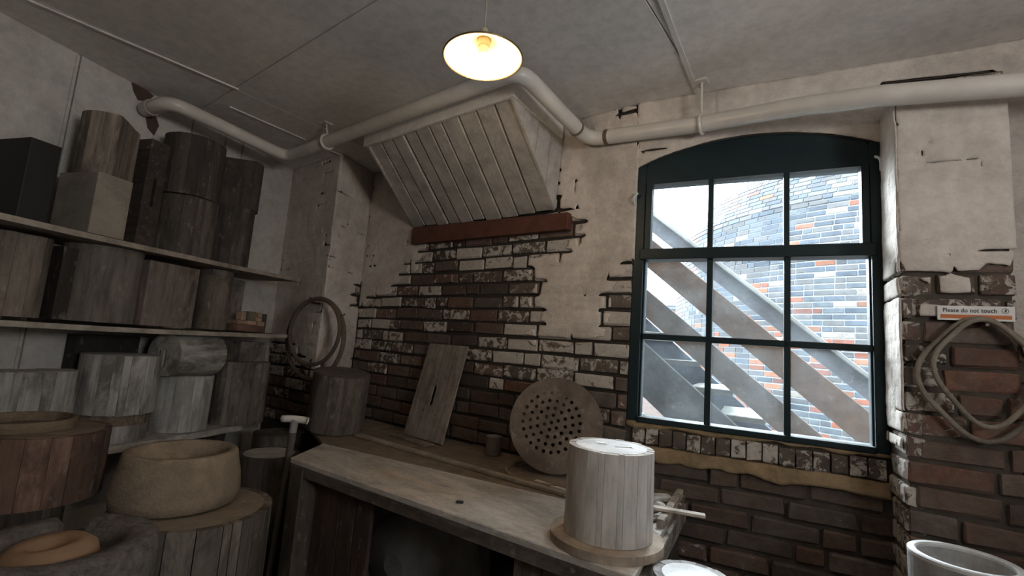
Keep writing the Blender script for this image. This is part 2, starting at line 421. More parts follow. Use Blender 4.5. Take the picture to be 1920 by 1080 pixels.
# ---------------------------------------------------------------- corner block (front face and side face)
XA = -2.954; YA = 1.76; XB = -3.073
wall_corner = struct(link('wall_corner', hexa([(-3.95, YA + .012, 0), (XA - .012, YA + .012, 0), (XB - .072, 2.30, 0), (-3.95, 2.30, 0), (-3.95, YA + .012, ZC), (XA - .012, YA + .012, ZC), (XB - .072, 2.30, ZC), (-3.95, 2.30, ZC)]), MORT))
PA = lambda u, z, s: Vector((u, YA - s, z))
dB = Vector((XB - XA, YB - YA, 0)); LB = dB.length; dB.normalize(); nB = Vector((dB.y, -dB.x, 0)); AB = math.atan2(dB.y, dB.x)
PB = lambda u, z, s: Vector((XA, YA, z)) + dB * u + nB * s
def px_poly(pts, f): return [f(onfn) for onfn in pts]
ua = lambda p: (p.x, p.z)
csA = Courses(-3.7, XA, .7, ZC, 1.36 + .145, 5)
polyA = [(-3.75, ZC + .2), (XA + .15, ZC + .2), (XA + .15, 1.09), (XA - .05, 1.06), (-3.10, 1.10), (-3.16, 1.20), (-3.28, 1.15), (-3.30, 1.24), (-3.44, 1.26), (-3.55, 1.22), (-3.75, 1.25)]
limewash('limewash_skin', wall_corner, PA, -3.72, XA + .004, .95, ZC, [polyA], csA, loss=.33)
def propA(u, z, r): return (max(0, min(1, .25 + (z - .9) * .9 + r.gauss(0, .25))), max(0, min(1, .55 + r.gauss(0, .2))), r.random())
lay(wall_corner, PA, 0, csA, lambda u, z: .70 < z < 1.32, propA, seed=3)
csB = Courses(0, LB, .7, ZC, 1.36 + .145, 6)
polyB = [(-.15, ZC + .2), (LB + .2, ZC + .2), (LB + .2, 1.72), (LB - .05, 1.70), (LB - .06, 1.62), (LB + .1, 1.58), (LB + .1, 1.35), (LB, 1.1), (.15, 1.02), (-.15, 1.05)]
limewash('limewash_skin', wall_corner, PB, -.004, LB, .95, ZC, [polyB], csB, loss=.36)
lay(wall_corner, PB, AB, csB, lambda u, z: (.70 < z < 1.2) or (u > LB - .14 and 1.3 < z < 1.8), propA, seed=4)

# ---------------------------------------------------------------- back wall: bare brick under old limewash
wall_back = struct(link('wall_back', hexa([(-3.3, YB + .012, 0), (-.915, YB + .012, 0), (-.98, YB + .35, 0), (-3.3, YB + .35, 0), (-3.3, YB + .012, ZC), (-.915, YB + .012, ZC), (-.98, YB + .35, ZC), (-3.3, YB + .35, ZC)]), MORT))
PBk = lambda u, z, s: Vector((u, YB - s, z))
csC = Courses(XB, -.915, .68, ZC, 1.36 + .138, 8)
pxL = [(640, 200), (760, 200), (760, 330), (800, 440), (800, 462), (790, 480), (784, 505), (770, 512), (764, 500), (752, 528), (740, 548), (712, 562), (690, 568), (676, 585), (640, 590)]
pxR = [(1030, 200), (1220, 200), (1220, 505), (1172, 512), (1156, 530), (1144, 556), (1140, 600), (1134, 632), (1108, 650), (1050, 648), (1000, 642), (986, 628), (1008, 612), (1012, 590), (992, 574), (990, 552), (1012, 530), (990, 508), (992, 486), (1024, 478), (1052, 466), (1078, 446), (1086, 428), (1078, 405), (1040, 410)]
polyC = [[ua(ony(*p)) for p in pxL], [ua(ony(*p)) for p in pxR]]
def sdC(u, z): return float(sdmany(polyC, np.array([u]), np.array([z]))[0])
limewash('limewash_skin', wall_back, PBk, XB, -.908, 1.35, ZC, polyC, csC, loss=.30)
def propC(u, z, r):
    d = sdC(u, z); soot = .30 + .4 * max(0, 1 - abs(u + 1.95) / .6) * (1 if z > 1.2 else .7) - (.35 if u > -1.25 else 0)
    if z < 1.1: soot += .2
    p = .74 + d * 1.1 + r.gauss(0, .24)
    if z < 1.15: p -= .35
    if abs(u + 2.3) < .3 and z > 1.5: p -= .1
    return (max(0, min(1, p)), max(0, min(1, soot + r.gauss(0, .2))), min(1, max(0, r.gauss(.66, .32))))
lay(wall_back, PBk, 0, csC, lambda u, z: sdC(u, z) < .15 and .74 < z < 2.12, propC, seed=5)

# ---------------------------------------------------------------- window wall
WB = Matrix((DW, (0, 0, 1), -NW)).transposed().to_4x4(); WB.translation = HINGE
UO0, UO1, ZO0, ZSP, RISE = -.002, .972, H - .292, H + .918, .105
def arch(u0, u1, zs, rise, n=16):
    c = (u0 + u1) / 2; hw = (u1 - u0) / 2; R = (hw * hw + rise * rise) / (2 * rise); a = math.asin(hw / R)
    return [(c + R * math.sin(a - 2 * a * i / n), zs + rise - R + R * math.cos(a - 2 * a * i / n)) for i in range(n + 1)]
opening = [(UO0, ZO0), (UO1, ZO0)] + arch(UO0, UO1, ZSP, RISE)
HOLE = [(uw(onw(*p_)), onw(*p_).z) for p_ in ((1650, 168), (1868, 150), (1868, 131), (1650, 155))]
wall_window = struct(link('wall_window', prism([(-.01, 0), (2.9, 0), (2.9, ZC), (-.01, ZC)], -.22, -.012, [opening, HOLE]), MORT2))
wall_window.matrix_world = WB
WBI = WB.inverted()
link('dark_recess', hexa([WBI @ WP(u, z, s) for s in (-.21, -.18) for u, z in HOLE]), MORT2, wall_window)
PWl = lambda u, z, s: WBI @ WP(u, z, s)
csW = Courses(0, 2.78, 0, ZC, H - .47, 9, .235)
limewash('limewash_skin', wall_window, PWl, -.006, 2.75, 2.1, ZC, [[(-.2, 1.9), (3.2, 1.9), (3.2, ZC + .2), (-.2, ZC + .2)]], csW, cut=[opening, HOLE], loss=.42)
limewash('limewash_skin', wall_window, PWl, 1.2, 2.75, 1.2, 2.12, [[(1.1, 1.5), (1.5, 1.45), (2.2, 1.52), (3.2, 1.42), (3.2, 2.3), (1.1, 2.3)]], csW, loss=.4)
def propW(u, z, r): return (max(0, min(1, .02 + r.gauss(0, .12))), max(0, min(1, .5 + r.gauss(0, .15))), min(1, max(0, r.gauss(.75, .2))))
# brick-on-edge sill course, sandy mortar band and the courses below
z1 = H - .312; z0 = H - .388; n = 16
for k in range(n):
    u = .03 + (k + .5) * .93 / n
    o = link('brick', UNIT[k % 6], None, wall_window, (random.uniform(.25, .75), .55, .9)); o.location = PWl(u, (z0 + z1) / 2 + .004 * math.sin(k), -.022); o.rotation_euler = (math.pi / 2, 0, random.gauss(0, .01)); o.scale = (.054, .06, .072)
    o.rotation_euler = (0, 0, 0); o.scale = (.0535, .072, .06)
def ledge(name, u0, u1, zt, zb, s0, s1, seed, mat, parent, P, nu=90, nz=8):
    V = []; FC = []
    for i in range(nu + 1):
        u = u0 + (u1 - u0) * i / nu; wob = .026 * mnoise.noise((u * 9, seed, 0)) + .006 * mnoise.noise((u * 31, seed, 2)); wt = .008 * mnoise.noise((u * 7, seed, 7))
        for j in range(nz + 1):
            k = j / nz; z = zt + wt + (zb + wob - zt) * k
            s = s0 + (s1 - s0) * k ** .7 + .006 * mnoise.noise((u * 17, z * 22, seed)) - (.014 if j == nz else 0) - (.01 if j == 0 else 0)
            V.append(P(u, z, s))
    for i in range(nu):
        for j in range(nz): a = i * (nz + 1) + j; FC.append((a, a + 1, a + nz + 2, a + nz + 1))
    o = link(name, pyd(V, FC), mat, parent, smooth=True); sm = o.modifiers.new('t', 'SOLIDIFY'); sm.thickness = .012; return o
ledge('mortar_band', .0, .97, z0 + .004, z0 - .062, .0, .022, 3.1, RENDERB, wall_window, PWl)
ledge('mortar_fillet', .0, .97, H - .29, z1 - .002, .012, .0, 6.4, RENDERB, wall_window, PWl, 60, 3)
csU = Courses(-.0, .985, 0, z0 - .045, z0 - .045 - PITCH * 4, 12, .235); csU.rows = [r for r in csU.rows if r[0] + PITCH < z0 - .03]
lay(wall_window, PWl, 0, csW, lambda u, z: u > 1.26 and .15 < z < 1.62, propW, s=-.002, prot=.005, seed=16)
lay(wall_window, PWl, 0, csU, lambda u, z: z > .1, propW, s=.006, prot=.008, seed=6)

# ---------------------------------------------------------------- pier beside the window
SP = .215; UP0, UP1, ZPT = .966, 1.262, H + 1.02
wall_pier = struct(link('wall_pier', hexa([WP(UP0 + .012, 0, -.01), WP(UP1 - .012, 0, -.01), WP(UP1 - .012, 0, SP - .012), WP(UP0 + .012, 0, SP - .012)] + [WP(UP0 + .012, ZPT, -.01), WP(UP1 - .012, ZPT, -.01), WP(UP1 - .012, ZPT, SP - .012), WP(UP0 + .012, ZPT, SP - .012)]), MORT2))
PP = lambda u, z, s: WP(u, z, SP + s)
PR = lambda u, z, s: WP(UP0 - s, z, u)               # the reveal beside the window, u running out of the wall
csP = Courses(UP0, UP1, .2, ZPT, H + .118, 14, .225)
csR = Courses(0, SP, .2, ZPT, H + .118, 15, .3)
pxP = [(1640, 100), (1990, 100), (1990, 520), (1905, 508), (1880, 500), (1850, 498), (1828, 522), (1842, 548), (1800, 568), (1770, 566), (1750, 545), (1742, 528), (1700, 520), (1640, 520)]
polyP = [[(uw(onw(*p, SP)), onw(*p, SP).z) for p in pxP], [(uw(onw(*p, SP)), onw(*p, SP).z) for p in [(1670, 570), (1765, 572), (1762, 598), (1740, 602), (1670, 600)]]]
limewash('limewash_skin', wall_pier, PP, UP0 - .002, UP1, H + .1, ZPT, polyP, csP, loss=.30, rag=.02, step=.009)
limewash('limewash_skin', wall_pier, PR, .0, SP + .004, H - .25, ZPT, [[(-.2, H + .30), (.5, H + .30), (.5, 3), (-.2, 3)], [(-.2, H - .26), (.5, H - .2), (.5, H + .36), (-.2, H + .36)]], csR, open_band=.5, rag=.012, step=.009)
def sdP(u, z): return float(sdmany(polyP, np.array([u]), np.array([z]))[0])
def propP(u, z, r):
    red = .15 if (1.05 < u and H - .35 < z < H + .1 and r.random() < .5) else r.gauss(.65, .2)
    return (max(0, min(1, .42 + sdP(u, z) * .9 + r.gauss(0, .15))), max(0, min(1, .28 + r.gauss(0, .18))), min(1, max(0, red)))
lay(wall_pier, PP, AW, csP, lambda u, z: sdP(u, z) < .12, propP, depth=.07, prot=.006, seed=7)
lay(wall_pier, PR, AW - math.pi / 2, csR, lambda u, z: z < H + .9, lambda u, z, r: (.6, .3, .6), depth=.05, s=-.002, seed=8)

# ---------------------------------------------------------------- walls out of the picture, with an unseen side window added to let in fill light
wr = struct(link('wall_right', prism([(-2.6, 0), (2.75, 0), (2.75, ZC), (-2.6, ZC)], 0, .25, [[(.0, 1.48), (.6, 1.48), (.6, 2.10), (.0, 2.10)]]), WHITE))
wr.matrix_world = Matrix(((0, 0, 1, 1.72), (1, 0, 0, 0), (0, 1, 0, 0), (0, 0, 0, 1)))
struct(link('wall_front', hexa([(-4.5, -2.65, 0), (2.0, -2.65, 0), (2.0, -2.4, 0), (-4.5, -2.4, 0), (-4.5, -2.65, ZC), (2.0, -2.65, ZC), (2.0, -2.4, ZC), (-4.5, -2.4, ZC)]), WHITE))
w2 = struct(empty('added_window', (1.80, .30, 1.48), math.pi / 2))
for x0_, x1_, y0_, y1_ in ((-.30, -.27, 0, .62), (.27, .30, 0, .62), (-.30, .30, 0, .03), (-.30, .30, .59, .62), (-.012, .012, 0, .62)):
    link('frame_bar', box_me(x1_ - x0_, .05, y1_ - y0_, 0, ((x0_ + x1_) / 2, 0, (y0_ + y1_) / 2)), FRAME, w2)

# ---------------------------------------------------------------- window with arched head
window_1 = struct(empty('window_1', WP(0, ZO0), AW))
WI = (Matrix.Translation(WP(0, ZO0)) @ Matrix.Rotation(AW, 4, 'Z')).inverted()
def wbox(name, u0, u1, z0, z1, s0, s1, mat=FRAME, parent=window_1, bev=.003):
    return link(name, hexa([WI @ WP(u, z, s) for s in (s0, s1) for u, z in ((u0, z0), (u1, z0), (u1, z1), (u0, z1))], bev), mat, parent)
G = H                                                # heights below are from eye level
wbox('jamb', UO0, .045, ZO0, ZSP + .02, -.10, -.004); wbox('jamb', .93, UO1, ZO0, ZSP + .02, -.10, -.004)
wbox('sill_rail', .045, .93, ZO0, G - .268, -.10, .010)
head = [(.045, G + .835), (.93, G + .835), (.93, ZSP)] + arch(UO0, UO1, ZSP, RISE)[1:-1] + [(.045, ZSP)]
hd = link('arched_head', prism(head, -.09, -.012), FRAME, window_1); hd.matrix_local = WI @ WB
wbox('upper_stile', .045, .074, G + .51, G + .84, -.07, -.012); wbox('upper_stile', .902, .93, G + .51, G + .84, -.07, -.012)
wbox('transom', .03, .945, G + .462, G + .513, -.085, .004)
wbox('lower_stile', .045, .052, G - .27, G + .465, -.085, -.03); wbox('lower_stile', .924, .932, G - .27, G + .465, -.085, -.03)
for u in (.338, .640):
    wbox('glazing_bar', u - .011, u + .011, G + .51, G + .84, -.06, -.018); wbox('glazing_bar', u - .009, u + .015, G - .27, G + .465, -.07, -.016)
wbox('glazing_bar', .05, .93, G + .086, G + .112, -.07, -.016)
us_ = (.05, .340, .643, .928)
for i in range(3):
    for z0_, z1_ in ((G + .51, G + .838), (G + .10, G + .464), (G - .27, G + .10)):
        wbox('pane', us_[i], us_[i + 1], z0_, z1_, -.05, -.047, GLASS, bev=0)
tag(link('casement_hook', tube(bend([WP(.962, G + .80, .012), WP(.958, G + .85, .03), WP(.945, G + .852, .03)], .02), .005), GLOSS, color=(.75, .78, .78)), 'small white curved casement hook on the jamb beside the pier', 'hook')
tag(link('casement_hook', tube(bend([WP(.0, G + .73, .01), WP(-.006, G + .76, .03), WP(.014, G + .785, .022)], .015), .005), GLOSS, color=(.5, .62, .62)), 'small pale hook on the jamb beside the bare brick wall', 'hook')
o = empty('sash_fastener', WP(.985, G - .22, .03)); tag(o, 'rusty dark iron fastener at the lower corner of the window by the pier', 'fastener')
link('stay', tube(bend([(0, 0, .12), (0, -.02, .06), (.012, -.02, -.02)], .015), .006), METAL, o, (.06, .05, .045)); link('plate', box_me(.025, .02, .05, .003, (.006, .0, -.01)), METAL, o, (.05, .04, .035))

# ---------------------------------------------------------------- heating pipe
PIPEC = (.62, .58, .53)
pp = [onl(272, 206, .03), onz(318, 190, H + 1.15), onz(538, 294, H + 1.15), onz(975, 132, H + 1.15), onz(1102, 262, H + 1.10), onz(1320, 232, H + 1.058), onz(1500, 200, H + 1.012), onz(1650, 180, H + .968), onz(1950, 156, H + .925)]
pp.append(pp[-1] + DW * .85)
o = empty('heating_pipe', pp[4]); tag(o, 'long white painted heating pipe bending round the timber hood below the ceiling', 'pipe')
off = Matrix.Translation(-pp[4])
path = bend(pp, [.09, .10, .09, .09, .02, .02, .02, .02], 8)
link('pipe', tube([off @ p for p in path], .037, seg=16), GLOSS, o, PIPEC, smooth=True)
def collar(a, b, t, w=.03, r=.0405, c=PIPEC, name='collar'):
    p = a.lerp(b, t); d = (b - a).normalized(); link(name, tube([off @ (p - d * w / 2), off @ (p + d * w / 2)], r, seg=16), GLOSS, o, c)
collar(pp[0], pp[1], .25, .03, .043, (.45, .4, .35)); collar(pp[3], pp[4], .80, .015, .040, (.16, .12, .09)); collar(pp[4], pp[5], .19, .02, .0385, (.13, .09, .07), 'bare_patch')
def clip(p, d, top):
    """ring clip on a rod from the ceiling"""
    ring = [p + (Vector((0, 0, 1)) * math.cos(t) + d.cross(Vector((0, 0, 1))) * math.sin(t)) * .042 for t in [2 * math.pi * i / 20 for i in range(20)]]
    h_ = link('clip_ring', tube([off @ q for q in ring], .008, True, 8), GLOSS, o, PIPEC)
    link('clip_rod', tube([off @ q for q in bend([p + Vector((0, 0, .04)), p + Vector((0, 0, .06)) + top * .5, Vector((p.x, p.y, ZC)) + top], .02)], .006), GLOSS, o, PIPEC)
    q = Vector((p.x, p.y, ZC - .004)) + top; link('clip_plate', box_me(.055, .055, .008, .001, off @ q), GLOSS, o, PIPEC)
clip(pp[2].lerp(pp[3], .25), (pp[3] - pp[2]).normalized(), Vector((0, -.02, 0))); clip(pp[4].lerp(pp[5], .98), (pp[5] - pp[4]).normalized(), Vector((0, -.01, 0)))
CRUM = m_flat('crumbled_brick', (.09, .06, .047), .95)
e = empty('broken_plaster', LP(onl(262, 185).dot(DL), 0, 2.4)); tag(e, 'crumbling bare patch in the panelled wall where the pipe goes in', 'patch')
for px_ in (((246, 155), (262, 160), (288, 180), (276, 190), (258, 188), (250, 172)), ((272, 212), (290, 214), (297, 236), (288, 254), (276, 240))):
    qs = [onl(x, y, .0) for x, y in px_]; link('bare_area', pyd([q - NL * s_ - e.location for s_ in (.001, .005) for q in qs], [tuple(range(len(qs))), tuple(range(len(qs), 2 * len(qs)))] + [(k, (k + 1) % len(qs), len(qs) + (k + 1) % len(qs), len(qs) + k) for k in range(len(qs))]), CRUM, e)

# ---------------------------------------------------------------- timber hood over the bricked fireplace
ZF = H + 1.13; f0 = Vector((-2.40, 1.585, ZF)); f1 = Vector((-1.292, 1.575, ZF)); b1 = Vector((-1.345, YB - .01, ZF + .02)); b0 = Vector((-2.5, YB - .01, ZF + .02))
c0 = Vector((-2.515, YB - .02, H + .775)); c1 = Vector((-1.364, YB - .02, H + .752))
hood = empty('chimney_hood', (c0 + c1) / 2); tag(hood, 'sloping hood of peeling white timber boards under the boxed ceiling', 'hood'); ho = Matrix.Translation(-hood.location)
def fascia(a, b, name, lip=.05):
    d = (b - a).normalized(); n_ = Vector((-d.y, d.x, 0)); top = Vector((0, 0, ZC - .002 - a.z))
    return link(name, hexa([ho @ q for q in (a, b, b + n_ * .02, a + n_ * .02, a + top, Vector((b.x, b.y, ZC - .002)), Vector((b.x, b.y, ZC - .002)) + n_ * .02, a + top + n_ * .02)], .002), CEILM, hood)
fascia(f0 - Vector((.02, .012, 0)), f1 + Vector((.012, -.012, 0)), 'fascia'); fascia(f1 + Vector((.012, -.012, 0)), b1 + Vector((.012, -.03, 0)), 'fascia'); fascia(b0, f0 - Vector((.02, .012, 0)), 'fascia')
NP_ = 10; ks = [0]
for k in range(NP_): ks.append(ks[-1] + random.uniform(.85, 1.15))
ks = [k / ks[-1] for k in ks]; nn = (c0 - f0).cross(f1 - f0).normalized()
if nn.y > 0: nn = -nn
for k in range(NP_):
    g = .0055; a, b = ks[k] + g, ks[k + 1] - g; j = random.uniform(-.006, .006); e = random.uniform(-.012, .012); up = Vector((0, 0, .02))
    t0, t1, q0, q1 = f0.lerp(f1, a) + up, f0.lerp(f1, b) + up, c0.lerp(c1, a), c0.lerp(c1, b); dn = (q0 - t0).normalized() * e
    link('board', hexa([ho @ (p + nn * s_) for s_ in (j, j - .018) for p in (q0 + dn, q1 + dn, t1, t0)], .0025), BOARDP, hood)
cuts = [0, .22, .48, .74, 1.0]                       # upright boards of the side facing the window, cut to the slope
for k in range(4):
    a, b = cuts[k] + .006, cuts[k + 1] - .006
    top0, top1 = f1.lerp(b1, a), f1.lerp(b1, b); lo0, lo1 = f1.lerp(c1, a), f1.lerp(c1, b); e = Vector((0, 0, .03)); w_ = Vector((.016, 0, 0))
    link('side_board', hexa([ho @ p for p in (lo0, lo1, top1 + e, top0 + e, lo0 - w_, lo1 - w_, top1 + e - w_, top0 + e - w_)], .001), BOARDP, hood)
    top0, top1 = f0.lerp(b0, a), f0.lerp(b0, b); lo0, lo1 = f0.lerp(c0, a), f0.lerp(c0, b)
    link('side_board', hexa([ho @ p for p in (lo0, lo1, top1 + e, top0 + e, lo0 + w_, lo1 + w_, top1 + e + w_, top0 + e + w_)], .001), BOARDP, hood)
RUST = m_flat('rusty_red_paint', (.115, .048, .034), .7, .45, 12, .3)
lint = tag(link('lintel_beam', hexa([(-2.50, YB - .045, H + .648), (-1.268, YB - .045, H + .636), (-1.268, YB + .011, H + .636), (-2.50, YB + .011, H + .648), (-2.50, YB - .045, H + .765), (-1.268, YB - .045, H + .728), (-1.268, YB + .011, H + .728), (-2.50, YB + .011, H + .765)], .003), RUST), 'rusty red iron lintel beam across the brickwork under the timber hood', 'beam')

# ---------------------------------------------------------------- pendant lamp
lp = Vector((-1.0, 1.05, H + .93)); lamp = empty('pendant_lamp', lp, 0, (.02, -.03, 0)); tag(lamp, 'pendant lamp with shallow enamel cone shade and a lit candle bulb', 'lamp')
SH = NT('lamp_shade', .35); SH.b.inputs['Base Color'].default_value = (.62, .47, .27, 1); SH.b.inputs['Subsurface Weight'].default_value = 0
sh = link('shade', lathe([(.022, .068), (.05, .054), (.128, .003), (.131, -.002), (.1285, -.002), (.126, .000), (.048, .050), (.022, .063)], 48), SH.m, lamp, smooth=True)
link('rim', lathe([(.129 + .003 * math.cos(t), -.001 + .003 * math.sin(t)) for t in [i * math.pi / 4 for i in range(8)]], 48, True), METAL, sh, (.16, .12, .06))
link('lamp_holder', lathe([(0, .10), (.012, .10), (.016, .08), (.022, .068), (.022, .045), (.018, .038), (.0, .038)], 24), GLOSS, lamp, (.5, .42, .3))
link('bulb_base', lathe([(.0, .04), (.0165, .04), (.0165, .02), (.013, .012), (0, .012)], 20), GLOSS, lamp, (.7, .62, .5))
link('bulb', lathe([(.0, .016), (.012, .014), (.0185, -.002), (.0165, -.02), (.009, -.037), (.003, -.045), (0, -.046)], 24), m_emit('lit_bulb', (1, .80, .52), 14), lamp, smooth=True)
link('cord', tube([(0, 0, .095), (.004, .0, .2), (.010, .0, ZC - lp.z - .03)], .0032, seg=8), PLAIN, lamp, (.35, .30, .24))
link('ceiling_rose', lathe([(0, 0), (.045, 0), (.045, -.012), (.02, -.03), (0, -.03)], 28), GLOSS, lamp, (.6, .58, .54), (.010, 0, ZC - lp.z))
bl = bpy.data.lights.new('bulb_light', 'POINT'); bl.energy = 5.0; bl.color = (1, .76, .50); bl.shadow_soft_size = .02
bo = bpy.data.objects.new('bulb_light', bl); COL.objects.link(bo); bo.location = lp + Vector((0, 0, -.055))

# ---------------------------------------------------------------- outside: yard, kiln, stair, roof
struct(link('ground_outside', hexa([(-14, 2.85, -.4), (14, 2.85, -.4), (14, 30, -.4), (-14, 30, -.4), (-14, 2.85, -.3), (14, 2.85, -.3), (14, 30, -.3), (-14, 30, -.3)]), m_flat('yard_paving', (.20, .195, .19), .9)))
KC = Vector((.38, 10.8, 0))
KPROF = [(-.3, 3.78), (1.6, 3.76), (2.8, 3.72), (3.6, 3.62), (4.1, 3.38), (4.6, 2.98), (5.1, 2.52), (5.7, 2.12), (6.6, 1.72), (8.0, 1.35), (10, 1.1)]
def krad(z):
    for (za, ra), (zb, rb) in zip(KPROF, KPROF[1:]):
        if z <= zb: k = (z - za) / (zb - za); k = k * k * (3 - 2 * k) if 0 else k; return ra + (rb - ra) * k
    return 1.1
kiln = empty('bottle_kiln', KC + Vector((0, 0, -.3))); tag(kiln, 'round brick bottle kiln with tapering shoulder standing across the yard outside the window', 'kiln')
link('core', lathe([(krad(z) + .020, z + .3) for z in [-.3 + i * .2 for i in range(52)]] + [(.9, 10.3), (0, 10.3)], 96), m_flat('pale_mortar', (.24, .25, .26), .95, .3, 8), kiln, smooth=True)
KB = NT('kiln_brick', .85); oc = KB.objcol(); nk = KB.noise(KB.coord(kind='World', rand=False), 14, 4); KB.l(KB.mix(.55, oc, KB.ramp(nk, [(.3, .45), (.7, 1.5)]), 'MULTIPLY'), KB.b.inputs['Base Color'])
KB2 = NT('kiln_brick_far', .85); at = KB2.n('ShaderNodeAttribute', attribute_name='tint'); KB2.l(at.outputs['Color'], KB2.b.inputs['Base Color'])
kcols = [(0.045, 0.050, 0.063), (0.054, 0.058, 0.066), (0.036, 0.042, 0.054), (0.061, 0.055, 0.055), (0.048, 0.045, 0.050), (0.068, 0.062, 0.062)]
kred = [(0.144, 0.042, 0.022), (0.108, 0.037, 0.026), (0.158, 0.059, 0.030)]; kpale = [(0.194, 0.180, 0.151), (0.173, 0.144, 0.122)]
rk = random.Random(5); kb = []
a_mid = math.atan2(-KC.y, -KC.x)                      # the side that faces the room
z = -.25; row = 0
while z < 6.6:
    r = krad(z + .03); sl = math.atan2(krad(z - .03) - krad(z + .09), .12); da = .232 / r; a = a_mid - 1.55 + (.5 * da if row % 2 else 0)
    while a < a_mid + .45:
        l = .5 if rk.random() < .25 else 1.0
        p = KC + Vector((math.cos(a + da * l / 2), math.sin(a + da * l / 2), 0)) * r; p.z = z + .035
        red = rk.random() < (.34 if z < 1.7 else (.14 if z < 2.6 else .06))
        c = rk.choice(kred) if red else (rk.choice(kpale) if rk.random() < .07 else rk.choice(kcols)); f_ = rk.uniform(.75, 1.25)
        rel = p - EYE; vx = rel.dot(RX) / rel.dot(FW) * F + 960; vy = rel.dot(DN) / rel.dot(FW) * F + 540
        kb.append((rel.length, p, a + da * l / 2, sl, .222 * l if l == 1 else .105, tuple(q * f_ for q in c), 1200 < vx < 1660 and 290 < vy < 850 and abs((a - a_mid)) < 1.3)); a += da * l + .002 / r
    z += .0775 * math.cos(sl); row += 1
kb.sort(key=lambda q: (not q[6], q[0]))
kme = box_me(1, 1, 1); bmk = bmesh.new(); bmk.from_mesh(UNIT[0])
kum = bpy.data.meshes.new('kiln_brick'); bmk.to_mesh(kum); bmk.free(); kum.materials.append(KB.m)
V = []; FC = []; TC = []
for i, (d, p, a, sl, l, c, vis) in enumerate(kb):
    rot = Matrix.Rotation(a + math.pi / 2, 4, 'Z') @ Matrix.Rotation(-sl, 4, 'X'); s_ = (l, .06, .064)
    if i < 300:
        o = link('brick', kum, None, kiln, c); o.matrix_local = Matrix.Translation(p - kiln.location) @ rot @ Matrix.Diagonal((*s_, 1))
    else:
        b0_ = len(V)
        for q in kme.vertices: V.append(rot @ Vector((q.co.x * s_[0], q.co.y * s_[1], q.co.z * s_[2])) + p - kiln.location)
        for q in kme.polygons: FC.append(tuple(b0_ + i_ for i_ in q.vertices)); TC.append(c)
me = pyd(V, FC); ca = me.attributes.new('tint', 'FLOAT_COLOR', 'FACE')
for i, c in enumerate(TC): ca.data[i].color = (*c, 1)
o = link('farther_bricks', me, KB2.m, kiln); o['kind'] = 'stuff'

stair = empty('outdoor_stair', WP(.9, -.3, -1.3)); tag(stair, 'brown timber outdoor stair with plank handrails descending past the kiln', 'stair'); so = Matrix.Translation(-stair.location)
WOODO = (.155, .092, .06)
def rail(a, b, s, wpx, name, th, col, ext=(0, 0)):
    """plank lying in a plane parallel to the window wall, s beyond it"""
    p, q = onw(*a, -s), onw(*b, -s); d = (q - p).normalized(); p = p - d * ext[0]; q = q + d * ext[1]
    dist = (((p + q) / 2) - EYE).dot(FW); w = wpx / F * dist
    up = Vector((0, 0, 1)); return link(name, slab(so @ p, so @ q, up, w * .80, th, .004), CLEAN, stair, col)
rail((1222, 417), (1640, 738), 1.75, 37, 'handrail', .05, (.075, .075, .085), (.9, .7)); rail((1222, 400), (1640, 716), 1.74, 8, 'rail_cap', .12, (.2, .2, .19), (.9, .7))
rail((1255, 505), (1625, 806), 1.0, 58, 'handrail', .05, WOODO, (1.2, .1)); rail((1208, 565), (1478, 795), 1.0, 52, 'midrail', .045, (.13, .095, .076), (1.0, .45))
rail((1203, 688), (1330, 806), 1.02, 96, 'stringer', .05, (.10, .10, .10), (1.2, .9)); rail((1268, 672), (1405, 796), 1.72, 46, 'stringer', .05, (.045, .05, .065), (1.6, .8))
def tread(a):
    p = onw(*a, -1.03); n_ = NW; d = DW
    return link('tread', hexa([so @ (p + d * x + n_ * y + Vector((0, 0, z_))) for z_ in (-.035, 0) for x, y in ((-.02, 0), (.24, 0), (.24, .70), (-.02, .70))], .005), CLEAN, stair, (.2, .195, .18))
t1_, t2_ = Vector((1242, 672)), Vector((1298, 724))
for k in range(-3, 6): q = t1_ + (t2_ - t1_) * k; tread((q.x, q.y))
for s_ in (1.06, 1.70):
    for a in ((1130, 470), (1660, 850)):
        p = onw(*a, -s_); link('post', hexa([so @ Vector((p.x + x, p.y + y, z_)) for z_ in (-.3, p.z + (.1 if a[0] < 1200 else -.02)) for x, y in ((-.04, -.02), (.04, -.02), (.04, .04), (-.04, .04))], .004), WX, stair, WOODO)
# slate roofed shed beyond the stair, green bin
shed = empty('slate_roofed_shed', (-4.6, 13.5, -.3)); tag(shed, 'distant brick shed with a grey slate roof behind the stair', 'shed')
link('wall', box_me(5.0, 3, 3.1, 0, (-.6, 1.5, 1.55)), m_flat('shed_brick', (.22, .16, .14), .9), shed)
slate = box_me(.36, .30, .012, .002); slate.materials.append(m_plain('slate', .6))
link('gutter', box_me(5.2, .12, .1, .01, (-.6, -.12, 3.12)), PLAIN, shed, (.12, .14, .18))
rf = link('roof_deck', hexa([(-3.2, -.2, 3.15), (2.0, -.2, 3.15), (2.0, 1.5, 4.75), (-3.2, 1.5, 4.75), (-3.2, 3.2, 3.15), (2.0, 3.2, 3.15), (2.0, 1.55, 4.7), (-3.2, 1.55, 4.7)]), PLAIN, shed, (.2, .22, .24))
for r_ in range(12):
    for k in range(14):
        o = link('slate', slate, None, rf, tuple(random.uniform(.75, 1.2) * q for q in (.14, .165, .175)))
        o.location = (-3.0 + k * .37 + (.18 if r_ % 2 else 0), -.12 + r_ * .139, 3.26 + r_ * .131); o.rotation_euler = (math.radians(40), 0, 0)
o = empty('green_bin', WP(-1.0, -.3, -2.9)); tag(o, 'green plastic bin on the ground beneath the outdoor stair', 'bin')
